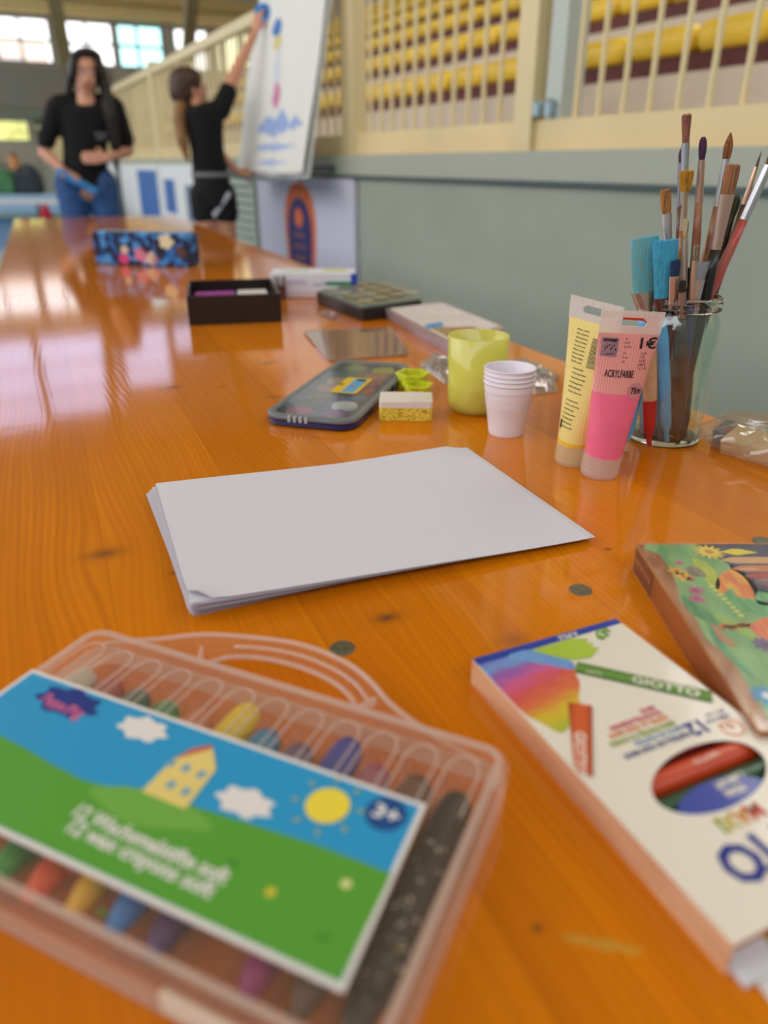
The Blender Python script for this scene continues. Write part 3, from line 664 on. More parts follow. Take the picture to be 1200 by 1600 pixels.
# top face with oval hole
oc = (.0534, -.117)
ov = ellipse(.0325, .0168, 48, *oc, rot=.12)
outer = []
for p in ov:
    dx_, dy_ = p[0] - oc[0], p[1] - oc[1]; ts = []
    if dx_ > 1e-9: ts.append((GW - oc[0]) / dx_)
    if dx_ < -1e-9: ts.append((0 - oc[0]) / dx_)
    if dy_ > 1e-9: ts.append((0 - oc[1]) / dy_)
    if dy_ < -1e-9: ts.append((-GL - oc[1]) / dy_)
    t = min(ts); outer.append((oc[0] + dx_ * t, oc[1] + dy_ * t))
corners = [(GW, 0), (0, 0), (0, -GL), (GW, -GL)]
for c_ in corners:
    i = min(range(48), key=lambda i: (outer[i][0] - c_[0]) ** 2 + (outer[i][1] - c_[1]) ** 2); outer[i] = c_
b = MB(); b.ring(outer, ov, GH - .0006, GH); obj('lid', b, gwhite, gx)
woodside = mat('pinkish_side_print', (222, 178, 142), .45, k=1.0, c2=(198, 140, 104), vscale=14, stretch=(1, .6, 3))
obj('side_panel', MB().box((.0003, -GL / 2, (GH - .0006) / 2), (.0006, GL, GH - .0006)), woodside, gx)
obj('side_panel', MB().box((GW - .0003, -GL / 2, (GH - .0006) / 2), (.0006, GL, GH - .0006)), gwhite, gx)
obj('base', MB().box((GW / 2, -GL / 2, .0004), (GW - .0013, GL, .0006)), gwhite, gx)
obj('end_flap', MB().box((GW / 2, -.0003, (GH - .0006) / 2), (GW - .0013, .0006, GH - .002)), gblue, gx)
obj('end_flap', MB().box((GW / 2, -GL + .004, GH / 2), (GW - .0013, .0006, GH - .002)), mat('flap_amber', (190, 110, 40), .4), gx)
obj('inner_tray', MB().box((GW / 2, -GL - .001, .0022), (GW - .004, .012, .003)), mat('tray_white', (216, 220, 232), .4), gx)
obj('blue_edge', MB().prism([(0, 0), (GW, 0), (GW, -.0052), (0, -.0062)], GH, GH + .0001), gblue, gx)
ZG = GH + .0001
def gp_(px, py): q = T(px, py, GH) - gO; c_, s_ = math.cos(-GA), math.sin(-GA); return (q.x * c_ - q.y * s_, q.x * s_ + q.y * c_)
textm('A.PILS', .005, gwhite, gx, (.068, -.003, ZG + .0001), PI, bold=.0001)
# rainbow scribble: band gradient across
def ramp_mat(name, cols, vec, off, noise=.25, nscale=60, stretch=(1, 1, 1), rough=.4):
    m = bpy.data.materials.new(name); m.use_nodes = True; n = m.node_tree; p = n.nodes['Principled BSDF']; p.inputs['Roughness'].default_value = rough
    tc = n.nodes.new('ShaderNodeTexCoord'); dt = n.nodes.new('ShaderNodeVectorMath'); dt.operation = 'DOT_PRODUCT'; n.links.new(tc.outputs['Object'], dt.inputs[0]); dt.inputs[1].default_value = vec
    mp = n.nodes.new('ShaderNodeMapping'); mp.inputs['Scale'].default_value = stretch; n.links.new(tc.outputs['Object'], mp.inputs[0])
    nz = n.nodes.new('ShaderNodeTexNoise'); nz.inputs['Scale'].default_value = nscale; nz.inputs['Detail'].default_value = 5; n.links.new(mp.outputs[0], nz.inputs[0])
    a = n.nodes.new('ShaderNodeMath'); a.operation = 'ADD'; a.inputs[1].default_value = off; n.links.new(dt.outputs['Value'], a.inputs[0])
    c_ = n.nodes.new('ShaderNodeMath'); c_.operation = 'MULTIPLY_ADD'; c_.inputs[1].default_value = noise; n.links.new(nz.outputs[0], c_.inputs[0]); n.links.new(a.outputs[0], c_.inputs[2])
    r = n.nodes.new('ShaderNodeValToRGB'); n.links.new(c_.outputs[0], r.inputs[0]); n.links.new(r.outputs[0], p.inputs['Base Color'])
    e = r.color_ramp.elements
    for i, (po, co) in enumerate(cols):
        if i < 2: e[i].position = po; e[i].color = C(co)
        else: q = e.new(po); q.color = C(co)
    return m
rb = ramp_mat('rainbow_scribble', [(.0, (120, 110, 190)), (.14, (110, 150, 210)), (.24, (140, 90, 170)), (.36, (200, 90, 150)), (.5, (210, 80, 80)), (.68, (214, 110, 60)), (.84, (210, 180, 40)), (1.0, (170, 180, 50))], (3.4, -15.5, 0), -.22, .28, 70, (1, 3, 1))
scr = smoothpts([(.0004, -.0063), (.0300, -.0056), (.0395, -.016), (.0460, -.026), (.0435, -.034), (.0400, -.042), (.0330, -.050), (.0295, -.056), (.018, -.064), (.0092, -.068), (.0050, -.0590), (.0004, -.045)], 3)
flat_print('rainbow_scribble', [(max(.0003, p[0]), min(-.0061, p[1])) for p in scr], ZG, rb, gx)
bb1 = ramp_mat('blue_scribble', [(0, (120, 170, 220)), (1, (100, 140, 205))], (10, 0, 0), 0, .5, 200)
flat_print('blue_scribble', smoothpts([(.018, -.0065), (.036, -.0065), (.048, -.0235), (.044, -.030), (.034, -.021)], 3), ZG + .0001, bb1, gx)
gsc = ramp_mat('green_scribble', [(0, (130, 170, 30)), (1, (170, 196, 60))], (10, 4, 0), 0, .9, 240, (3, 1, 1))
pts = [(.034, -.0066), (.062, -.0064)] + [(.066 + (.004 if i % 2 else 0), -.0085 - i * .0023) for i in range(7)] + [(.060, -.0255), (.050, -.0235), (.044, -.019)]
flat_print('green_scribble', pts, ZG + .0002, gsc, gx)
def crayon_print(nm, p, q, w_, cA, cB, txt, tsize, flip):
    p, q = Vector(gp_(*p)), Vector(gp_(*q)); d_ = (q - p); L_ = d_.length; d_.normalize(); r_ = Vector((-d_.y, d_.x))
    m_ = ramp_mat(nm, [(0, cB), (.35, cA), (.7, cA), (1, cB)], (r_.x / w_, r_.y / w_, 0), -(p.dot(r_)) / w_ + .5, .0, 10)
    quad = [tuple(p + r_ * w_ / 2), tuple(q + r_ * w_ / 2), tuple(q - r_ * w_ / 2), tuple(p - r_ * w_ / 2)]
    quad = [(min(GW - .0002, max(.0002, x)), y) for x, y in quad]
    flat_print(nm, quad, ZG + .0003, m_, gx)
    an = math.atan2(d_.y, d_.x)
    c0 = p + d_ * (L_ * .42) if not flip else p + d_ * (L_ * .78)
    textm(txt, tsize, gwhite, gx, (c0.x, c0.y, ZG + .0005), an + (PI if flip else 0), bold=.00015)
crayon_print('green_crayon_print', (900, 1043), (1113, 1090), .0098, (96, 142, 52), (60, 100, 34), 'GIOTTO', .0088, False)
x, y = gp_(915, 1050); textm('AZETA', .0028, gwhite, gx, (x, y, ZG + .0005), math.atan2(-.0457, .0502)); 
crayon_print('orange_crayon_print', (906, 1101), (905, 1212), .0118, (206, 88, 34), (160, 56, 20), 'GIOTTO', .0075, False)
sig = mat('signature_green', (110, 160, 40), .5)
x, y = gp_(943, 991); b = MB(); 
for q in range(14): t_ = q * .9; b.tube([(x + .007 * math.cos(t_) * .6 - .001, y + .0045 * math.sin(t_ * 1.3), ZG + .0003), (x + .006 * math.cos(t_ + .5), y + .004 * math.sin(t_ + 1), ZG + .0003)], .0004, 5)
obj('printed_scrawl', b, sig, gx)
cols = [('PASTELLI AD OLIO MAXI', (40, 60, 130), (1077, 1146), .0385), ('MAXI OIL PASTELS', (120, 160, 190), (1064, 1137), .028), ("MAXI PASTELS À L'HUILE", (140, 160, 40), (1053, 1129), .0385), ('PASTEL AL ÓLEO MAXI', (224, 130, 60), (1042, 1120), .035), ('ÖLPASTELLKREIDEN', (206, 80, 110), (1032, 1112), .031), ('MAXI', (206, 80, 110), (1022, 1105), .0085)]
for s_, c_, p, w_ in cols:
    x, y = gp_(*p); textm(s_, .0042, mat('ink_%d_%d' % (c_[0], c_[1]), c_, .5), gx, (x, y, ZG + .0002), PI, width=w_, bold=.0001)
x, y = gp_(1103, 1131); textm('12', .012, mat('ink_blue', (22, 44, 140), .5), gx, (x, y, ZG + .0002), PI, bold=.0004)
x, y = gp_(1138, 1117); textm('MINA 11mm', .0032, mat('ink_blue', (22, 44, 140), .5), gx, (x, y, ZG + .0002), PI, width=.014); x, y = gp_(1130, 1110); textm('Ø 1 cm', .0032, mat('ink_blue'), gx, (x, y, ZG + .0002), PI, width=.011)
x, y = gp_(1143, 1137); o2 = mat('ink_orange', (222, 120, 60), .5)
obj('printed_mark', MB().tube([(x + .0055 * math.cos(t), y + .0055 * math.sin(t), ZG + .0002) for t in [2.2 + 5.2 * i / 20 for i in range(21)]], .00035, 5), o2, gx); obj('printed_mark', MB().tube([(x - .004, y + .004, ZG + .0002), (x + .001, y - .001, ZG + .0002), (x + .0005, y + .006, ZG + .0002)], .00035, 5), o2, gx)
mc = [('O', (206, 60, 120), .0665), ('M', (206, 84, 70), .0585), ('A', (214, 140, 50), .0505), ('X', (196, 176, 60), .0435), ('I', (140, 160, 60), .0365)]
mc = [('O', (206, 60, 120), .0925), ('L', (150, 60, 150), .0865), ('I', (190, 60, 140), .0815), ('O', (206, 60, 120), .0775)] + [(a, c, p - .0005) for a, c, p in mc[1:]]
for ch, c_, ax in mc: textm(ch, .0105, mat('ink_%d_%d' % (c_[0], c_[1]), c_, .5), gx, (ax + .001, -.1395, ZG + .0002), PI, bold=.0003)
for i, ch in enumerate('GIOTTO'): textm(ch, .0235, mat('ink_blue'), gx, ([.1005, .0835, .0795, .0608, .0485, .0385][i] - (.0 if i else .0035), -.1555, ZG + .0002), PI, bold=.0008, width={'I': .0028, 'T': .0125}.get(ch, .0178))
# blue seal over the window
seal = [(p[0], p[1]) for p in ellipse(.0325, .0168, 48, *oc, rot=.12) if p[1] - oc[1] < -.002 + .35 * (p[0] - oc[0] + .004)]
seal = [p for p in ellipse(.0325, .0168, 60, *oc, rot=.12)]
sealc = gp_(1140, 1258)
sp_ = [p for p in seal if ((p[0] - sealc[0]) / .026) ** 2 + ((p[1] - sealc[1]) / .0135) ** 2 < 1]
sp_.sort(key=lambda p: math.atan2(p[1] - oc[1], p[0] - oc[0]))
arc = [p for p in ellipse(.026, .0135, 60, *sealc) if ((p[0] - oc[0]) / .0325) ** 2 + ((p[1] - oc[1]) / .0168) ** 2 < 1]
allp = sp_ + arc; cxx = sum(p[0] for p in allp) / len(allp); cyy = sum(p[1] for p in allp) / len(allp); allp.sort(key=lambda p: math.atan2(p[1] - cyy, p[0] - cxx))
obj('window_seal', MB().prism(allp, GH - .0002, ZG + .0001), mat('seal_blue', (16, 52, 160), .35, coat=.3), gx)
for s_, p, w_ in (('STRONG', (1163, 1229), .0115), ('AND SOFT', (1152, 1215), .0135)):
    x, y = gp_(*p); textm(s_, .0048, gwhite, gx, (x, y, ZG + .0003), PI, width=w_, bold=.0002)
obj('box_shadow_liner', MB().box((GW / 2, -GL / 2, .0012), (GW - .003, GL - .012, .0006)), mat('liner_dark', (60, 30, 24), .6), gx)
# pastels inside
pc = [((200, 66, 26), 'orange red', -.1065), ((22, 74, 44), 'dark green', -.1205), ((120, 30, 30), 'wine red', -.0925), ((30, 60, 120), 'blue', -.1345)]
for c_, nm, yy in pc:
    wp = gO + Matrix.Rotation(GA, 3, 'Z') @ Vector((GW / 2, yy, .0022))
    t = thing('oil_pastel', '%s oil pastel lying inside the white pastel box%s' % (nm, '' if nm in ('orange red', 'dark green') else ', barely showing at the window'), 'pastel', wp, GA, 'oil pastels inside the box')
    obj('wrapper', MB().tube([(-.042, 0, .0062), (.042, 0, .0062)], .0062, 20), mat('pastel_' + nm.replace(' ', '_'), c_, .4, coat=.3), t, smooth=True, ang=40)
    obj('tip', MB().tube([(-.042, 0, .0062), (-.046, 0, .0062)], [.0056, .0052], 16), mat('pastelwax_' + nm.replace(' ', '_'), c_, .6), t, smooth=True, ang=40)
    textm('GIOTTO', .004, gwhite, t, (.02, -.0005, .01245), PI)

# ---- colour pencil box
pO = T(993, 850, .020); pO.z = TZ
pb = thing('pencil_box', 'colour pencil box with drawn green leaves, flowers and brown earth in shiny wrap', 'box', pO, 0, 'boxes of pastels and pencils')
PW, PL, PH = .125, .190, .020
brn = mat('earth_print', (150, 88, 48), .35, c2=(176, 120, 74), vscale=90, coat=.5, stretch=(1, .4, 1))
greenp = mat('leaf_print', (104, 158, 100), .35, c2=(140, 182, 116), vscale=60, coat=.5, stretch=(1.5, .5, 1))
obj('lid', MB().box((PW / 2, -PL / 2, PH / 2), (PW, PL, PH)), brn, pb, mods=[('BEVEL', dict(width=.0012, segments=2))])
obj('side_print', MB().box((-.0001, -PL / 2 - .02, PH / 2), (.0003, PL - .044, PH - .003)), mat('side_brown', (158, 84, 38), .35, c2=(128, 62, 28), vscale=25, coat=.6, stretch=(1, .5, 1)), pb)
obj('side_label', MB().box((-.0001, -.0225, PH / 2), (.0004, .037, PH - .003)), mat('side_maroon', (66, 22, 34), .3, coat=.6), pb)
textm('FANTASTICOS', .0055, mat('side_text', (190, 120, 80), .5), pb, (-.00045, -.004, PH * .52), rot=(PI / 2, 0, -PI / 2), width=.032)
def pp(px, py): q = T(px, py, PH) - pO; return (max(.0006, min(PW - .001, q.x)), max(-PL + .001, min(-.0006, q.y)))
def pprint(nm, pix, zi, m_, sm=3):
    pts = [pp(*p) for p in pix]
    if sm: pts = [(max(.0005, min(PW - .001, p[0])), min(-.0005, p[1])) for p in smoothpts(pts, sm)]
    return flat_print(nm, pts, PH + .00008 * zi, m_, pb, th=.00008)
def pm(nm, c_=(128,128,128), c2=None): return mat('pencilprint_' + nm, c_, .35, c2=c2, vscale=110, coat=.5, stretch=(2, .5, 1))
pprint('printed_meadow', [(1010, 850.5), (1240, 851), (1240, 1180), (1215, 1150), (1200, 1122), (1182, 1092), (1166, 1066), (1143, 1030), (1122, 1012), (1103, 996), (1085, 962), (1064, 940), (1058, 915), (1046, 890), (1030, 866)], 0, greenp, 2)
pprint('printed_sky_field', [(1092, 851), (1112, 856), (1130, 862), (1146, 900), (1160, 930), (1200, 940), (1240, 946), (1240, 851)], 0, pm('orange', (224, 130, 56), (230, 190, 60)))
pprint('printed_sky_field', [(1120, 905), (1140, 890), (1165, 905), (1180, 935), (1160, 940), (1122, 925)], 1, pm('orange2', (220, 110, 50), (236, 170, 50)))
pprint('printed_orange_field', [(1175, 975), (1200, 965), (1240, 970), (1240, 1030), (1205, 1010), (1180, 990)], 1, pm('orange3', (228, 140, 50), (224, 96, 60)))
pprint('printed_light_leaf', [(1082, 872), (1105, 880), (1122, 900), (1124, 920), (1112, 918), (1098, 900), (1085, 885)], 1, pm('lime', (160, 180, 60), (190, 196, 60)))
pprint('printed_dark_leaf', [(1064, 930), (1080, 940), (1110, 958), (1150, 978), (1130, 980), (1090, 965), (1072, 950)], 1, pm('dleaf', (52, 124, 70), (80, 150, 90)))
pprint('printed_dark_leaf', [(1106, 972), (1118, 990), (1150, 1030), (1180, 1060), (1150, 1040), (1116, 1004)], 1, pm('dleaf2', (58, 130, 84), (90, 160, 110)))
pprint('printed_leaf', [(1130, 930), (1145, 920), (1152, 932), (1200, 942), (1240, 955), (1200, 962), (1150, 948)], 2, pm('leaf2', (74, 150, 86), (110, 176, 120)))
pprint('printed_leaf', [(1180, 935), (1186, 923), (1200, 924), (1240, 930), (1240, 946), (1190, 946)], 2, pm('leaf2'))
pprint('printed_light_leaf', [(1115, 960), (1150, 972), (1180, 990), (1175, 1000), (1150, 985), (1125, 972)], 2, pm('lime2', (150, 180, 70)))
pprint('printed_dark_field', [(1100, 852), (1240, 852), (1240, 935), (1186, 924), (1178, 912), (1160, 893), (1135, 880), (1121, 872), (1130, 868)], 2, pm('navy', (34, 34, 84)), 0)
for i, (y_, h_, c_, xs) in enumerate([(863, 10, (232, 206, 40), 1124), (876, 10, (214, 164, 116), 1124), (889, 10, (204, 120, 66), 1140), (901, 11, (168, 48, 42), 1162), (913, 8, (130, 60, 60), 1178)]):
    xr = 1184 if i == 0 else 1240
    pts = [(xs, y_), (xs + 18, y_ - h_ * .5), (xr - 30, y_ - h_ * .5), (xr, y_ + (1 if i == 0 else -3)), (xr - 30, y_ + h_ * .5), (xs + 26, y_ + h_ * .5)]
    pprint('printed_pencil', pts, 3, pm('pencil%d' % i, c_), 0)
for y_, xs in ((890, 1155), (908, 1180)):
    x, y = pp(xs, y_); textm('CASTELL', .0034, gwhite, pb, (x, y, PH + .0004), 0)
def flower(px, py, r, n_, c1, c2_, zi=4):
    x, y = pp(px, py); pts = [(x + r * (1 + .28 * math.cos(n_ * t)) * math.cos(t), y + r * (1 + .28 * math.cos(n_ * t)) * math.sin(t)) for t in [2 * PI * i / (n_ * 6) for i in range(n_ * 6)]]
    flat_print('printed_flower', pts, PH + .00008 * zi, pm('fl%d_%d' % (c1[0], c1[2]), c1), pb, th=.00008); flat_print('printed_flower_eye', ellipse(r * .35, r * .35, 12, x, y), PH + .00008 * (zi + 1), pm('fe%d' % c2_[0], c2_), pb, th=.00008)
flower(1108, 863, .0085, 13, (232, 200, 70), (206, 130, 40)); flower(1087, 923, .0042, 7, (186, 74, 130), (130, 60, 60)); flower(1089, 936, .0042, 7, (196, 84, 140), (130, 60, 60)); flower(1057, 893, .005, 6, (214, 164, 60), (180, 120, 50)); flower(1069, 902, .0055, 6, (220, 176, 60), (190, 130, 50)); flower(1061, 880, .0025, 5, (214, 90, 130), (200, 80, 110)); flower(1078, 905, .0025, 5, (214, 100, 140), (200, 80, 110)); flower(1196, 1008, .006, 9, (110, 70, 130), (80, 50, 100)); flower(1198, 1088, .007, 9, (40, 140, 200), (230, 230, 230))
pprint('printed_mole', [(1072, 888), (1085, 886), (1098, 894), (1104, 902), (1092, 900), (1078, 899)], 4, pm('grey', (120, 104, 90), (160, 140, 126)))
pprint('printed_root', [(1110, 975), (1122, 982), (1140, 1000), (1152, 1010), (1140, 1010), (1122, 996)], 4, pm('root', (182, 120, 84)))
for k in range(7): x, y = pp(1130 + k * 7, 979 + math.sin(k) * 2); flat_print('printed_petal', ellipse(.0032, .0022, 10, x, y, .5), PH + .00008 * 4, pm('pet%d' % (k % 2), ((222, 96, 50), (230, 160, 80))[k % 2]), pb, th=.00008)
for k in range(8): x, y = pp(1112 + k * 6.5, 917 + k * 6.5); flat_print('printed_bud', ellipse(.0022, .0016, 10, x, y, .5), PH + .00008 * 4, pm('bud', (206, 210, 110)), pb, th=.00008)
wrap = film('shrink_wrap', (255, 255, 255), clear=.97, gloss=.12, rough=.06)
obj('wrap', MB().layers([[(p[0], p[1], z) for p in rrect(PW + .0015, PL + .0015, .002, 3, PW / 2, -PL / 2)] for z in (.0002, .006, .013, PH + .0012)], True, True), wrap, pb, smooth=False)

# ---- papers and box corner below the pastel box (bottom right)
t = thing('pencil_tin', 'amber and gold pencil tin lying at the near right corner under the pastel box', 'tin', T(1200, 1462, 0), math.radians(24))
obj('tin_body', MB().prism([(-.004, .012), (.09, .012), (.09, -.05), (-.006, -.036)], .0007, .0045), mat('tin_gold', (206, 160, 50), .35, c2=(150, 80, 30), vscale=60), t); obj('tin_lid', MB().prism([(-.002, .0110), (.088, .0110), (.088, -.046), (-.004, -.0345)], .0046, .0062), mat('tin_amber', (190, 90, 30), .3, coat=.4), t)
o = obj('paper_slip', MB().prism([tuple(T(1148, 1492)[:2]), tuple(T(1205, 1440)[:2]), tuple(T(1300, 1500)[:2]), tuple(T(1290, 1680)[:2])], TZ + .0001, TZ + .0005), mat('slip_white', (226, 220, 220), .7)); tag(o, 'white slip of paper at the near right corner of the table', 'paper')

# ---- watercolour paint box
wO = T(435, 645); w1 = T(555, 672); w2 = T(618, 590)
wc0 = Vector((-.0475, .895, TZ)); WAa = math.radians(-16)
wxa = thing('watercolour_box', 'long dark blue watercolour box with grey clear lid and round paint pans', 'paint box', wc0, WAa)
WW, WL = .106, .262
blue_p = mat('navy_plastic', (28, 34, 92), .3, coat=.3); grey_l = mat('grey_lid', (112, 118, 124), .35, coat=.2)
b = MB(); b.layers([[(p[0], p[1], z) for p in rrect(WW - k, WL - k, .022, 6)] for k, z in ((.004, .0003), (0, .002), (0, .0075))]); obj('tray', b, blue_p, wxa, smooth=True, ang=35)
b = MB(); b.ring(rrect(WW + .001, WL + .001, .0225, 6), rrect(WW - .016, WL - .020, .014, 6), .0075, .0135); obj('lid_frame', b, grey_l, wxa, mods=[('BEVEL', dict(width=.0025, segments=3, limit_method='ANGLE'))])
obj('lid_window', MB().prism(rrect(WW - .015, WL - .019, .0145, 6), .0118, .0128), film('paintbox_window', (245, 248, 250), clear=.90, gloss=.3, rough=.08, body=(120, 128, 134)), wxa)
pans = [(206, 190, 60), (90, 150, 90), (206, 130, 70), (40, 110, 120), (196, 60, 66), (200, 160, 110), (204, 50, 50), (180, 110, 90), (60, 100, 160), (110, 80, 50), (230, 226, 220), (50, 60, 50), (130, 60, 130), (180, 60, 110)]
for k, c_ in enumerate(pans):
    obj('paint_pan', MB().lathe([(0, .0095), (.012, .0098), (.0145, .0105), (.0155, .0076)], 20, (.021 if k % 2 == 0 else -.021, WL / 2 - .032 - (k // 2) * .033, 0)), mat('pan_%d' % k, c_, .5), wxa, smooth=True, ang=40)
for k in range(4): obj('grip_ridge', MB().box((-.020 + k * .0065, -WL / 2 - .0008, .0105), (.003, .0035, .0065)), mat('ridge_grey', (176, 180, 184), .3), wxa)
obj('hinge', MB().box((WW / 2 + .0008, .03, .008), (.003, .014, .007)), blue_p, wxa); obj('hinge', MB().box((-WW / 2 - .0008, .06, .008), (.003, .014, .007)), blue_p, wxa)
stk = [(-.012, .026), (.026, .034), (.031, -.016), (-.007, -.024)]
stk = [(-.022, .005), (.030, .033), (.038, .014), (-.016, -.024)]
stk = rrect(.034, .070, .003, 2, .006, .006)
sl = obj('sticker', MB().prism(stk, .0129, .0131), mat('sticker_yellow', (222, 184, 40), .4), wxa)
obj('sticker_field', MB().prism(rrect(.016, .062, .001, 1, .010, .006), .0131, .0132), mat('sticker_blue', (90, 160, 206), .4), sl)
textm('24', .010, INK, sl, (-.0075, .002, .0133), PI / 2); obj('sticker_spot', MB().prism(rrect(.012, .009, .003, 2, .011, .031), .0132, .0133), INK, sl); obj('sticker_spot', MB().prism(ellipse(.0035, .002, 10, .009, .001), .0132, .0133), mat('print_redspot', (190, 60, 50), .5), sl)

# ---- sponge
so = thing('sponge', 'small sponge with white scouring top and yellow porous base', 'sponge', T(634, 650), math.radians(-2))
SPX, SPY = .059, .040
sx0 = mat('sponge_yellow', (238, 212, 84), .9, c2=(214, 178, 50), vscale=350, k=1.0, bump=.9, bscale=500)
def noisy_box(w_, d_, z0, z1, n_, amp, rim=.002):
    b = MB(); rings = []
    per = rrect(w_, d_, .0035, 4); per2 = []
    for i in range(len(per)):
        p, q = Vector(per[i]), Vector(per[(i + 1) % len(per)]); m_ = max(1, int((q - p).length / .0022))
        for j in range(m_): per2.append(p.lerp(q, j / m_))
    K = 7
    for k in range(K + 1):
        z = z0 + (z1 - z0) * k / K; rings.append([(p.x + random.uniform(-amp, amp), p.y + random.uniform(-amp, amp), z + (random.uniform(-amp, amp) if 0 < k < K else random.uniform(0, amp * .5))) for p in per2])
    b.layers(rings); return b
obj('foam', noisy_box(SPX, SPY, .0003, .0155, 6, .00055), sx0, so)
obj('scouring_pad', noisy_box(SPX + .0005, SPY + .0005, .0155, .0225, 4, .00025), mat('pad_white', (226, 214, 206), .95, bump=.6, bscale=900), so, smooth=True, ang=50)
hb_m = mat('sponge_hole', (170, 130, 30), .9)
b = MB()
for k in range(46):
    xx_ = random.uniform(-SPX / 2 + .003, SPX / 2 - .003); b.sph((xx_, -SPY / 2 + .0001, random.uniform(.002, .014)), (random.uniform(.0005, .0013), .0007, random.uniform(.0004, .0011)), 8, 5)
obj('pore', b, hb_m, so)['kind'] = 'stuff'

# ---- cookie cutters
cut_m = mat('lime_plastic', (216, 224, 50), .35, k=.95, sss=0)
for i, (px, py, s_, nn, lab) in enumerate([(645, 606, .0175, 6, 'lime yellow flower shaped cutter standing behind the sponge'), (652, 617, .0150, 5, 'smaller lime cutter with wavy rim just behind the white sponge top')]):
    t = thing('cookie_cutter', lab, 'cutter', T(px, py), .3 * i, 'cookie cutters by the sponge')
    def flo(r_, k_): return [((r_ * (1 + .12 * math.cos(nn * a))) * math.cos(a), (r_ * (1 + .12 * math.cos(nn * a))) * math.sin(a)) for a in [2 * PI * j / 60 for j in range(60)]]
    h_ = .019 if i == 0 else .013
    b = MB(); b.ring(flo(s_, 0), flo(s_ - .0009, 0), .0003, h_); obj('wall', b, cut_m, t, smooth=True, ang=40)
    b = MB(); b.ring(flo(s_ + .003, 0), flo(s_ - .0015, 0), h_ - .0012, h_ + .0012); obj('rim', b, cut_m, t, smooth=True, ang=40)

# ---- tumbler
tu = thing('plastic_tumbler', 'yellow green translucent plastic tumbler with liquid', 'cup', T(742, 641))
tum = film('tumbler_plastic', (252, 250, 200), clear=.38, gloss=.2, rough=.12, body=(242, 240, 130))
b = MB(); R0, R1, HT = .0325, .0345, .0875
b.lathe([(0, .0004), (R0 - .012, .0004), (R0 - .005, .0025), (R0 - .0008, .009), (R0, .02), (R1, HT), (R1 - .0007, HT + .0005), (R1 - .0015, HT), (R0 - .0015, .02), (R0 - .003, .010), (R0 - .009, .004), (0, .0028)], 48)
obj('wall', b, tum, tu, smooth=True)
liq = film('tumbler_liquid', (240, 236, 130), clear=.3, gloss=.1, body=(230, 226, 80))
b = MB(); b.lathe([(0, .0035), (R0 - .010, .0045), (R0 - .0035, .011), (R0 - .0019, .02), (R0 - .0012, .031), (0, .031)], 40); obj('liquid', b, liq, tu, smooth=True, ang=40)

# ---- four nested cups
cupm = mat('white_cup_plastic', (236, 228, 238), .35, k=.98, coat=.1)
cb = T(790, 676)
for i in range(4):
    t = thing('plastic_cup', ['outermost and lowest cup of the white nested stack', 'second white cup from the bottom in the nested stack', 'third white cup from the bottom in the nested stack', 'topmost innermost cup of the white nested stack'][i], 'cup', cb + Vector((0, 0, .0003 + i * .0048)), 0, 'nested white plastic cups')
    prof = [(0, .002), (.0165, .002), (.0172, 0), (.0184, .0), (.0190, .002), (.0198, .009)]
    z = .009
    for k in range(5): z0 = .030 + k * .0022; prof += [(.0198 + (z0 - .009) * .158, z0), (.0203 + (z0 - .009) * .158, z0 + .0008)]
    prof += [(.0250, .0475), (.0259, .0477), (.0262, .0545), (.0272, .0552), (.0276, .0562), (.0270, .0570), (.0258, .0568), (.0248, .0545)]
    prof += [(.0188, .009), (.0180, .003), (0, .003)]
    b = MB(); b.lathe([(r_ * (.985), z) for r_, z in prof], 48); obj('cup_wall', b, cupm, t, smooth=True, ang=50)

# ---- paint tubes
def squeeze(root, h0, h1, r0, wtop, m_paint, m_tail, m_stripe, split, tw=0):
    """flattened tube: round at the cap, a flat crimp at the top; split = height where the striped print begins"""
    def ring(z):
        f = (z - h0) / (h1 - h0); f = max(0, min(1, f)); a = r0 + (wtop / 2 - r0) * f ** 1.0; bb2 = r0 * (1 - f ** 1.25) + .0012 * f
        return [(a * math.cos(2 * PI * k / 40), bb2 * math.sin(2 * PI * k / 40), z) for k in range(40)]
    zs = [h0 + (split - h0) * k / 8 for k in range(9)]; obj('paint_filled_body', MB().layers([ring(z) for z in zs]), m_paint, root, smooth=True, ang=60)
    zs = [split + (h1 - split) * k / 10 for k in range(11)]; obj('striped_body', MB().layers([ring(z) for z in zs]), m_stripe, root, smooth=True, ang=60)
    b = MB(); wt = wtop / 2
    hol = [(-.012, h1 + .0065), (.012, h1 + .0065), (.0135, h1 + .010), (.009, h1 + .0135), (-.009, h1 + .0135), (-.0135, h1 + .010)]
    out = [(-wt, h1 - .0005), (wt, h1 - .0005), (wt + .0008, h1 + .012), (wt + .0006, h1 + .019), (-wt - .0006, h1 + .019), (-wt - .0008, h1 + .012)]
    n_ = 6; vs = [(p[0], y, p[1]) for y in (-.0008, .0008) for Lp in (out, hol) for p in Lp]; fs = []
    for i in range(n_):
        j = (i + 1) % n_; fs += [(i, j, n_ + j, n_ + i), (2 * n_ + j, 2 * n_ + i, 3 * n_ + i, 3 * n_ + j), (i, 2 * n_ + i, 2 * n_ + j, j), (n_ + i, n_ + j, 3 * n_ + j, 3 * n_ + i)]
    b.add(vs, fs); obj('hang_tab', b, m_tail, root)
    for k in range(22):
        x_ = -wt + wtop * k / 21; obj('crimp_ridge', MB().box((x_, -.0010, h1 + .016), (.0008, .0005, .005)), m_tail, root)
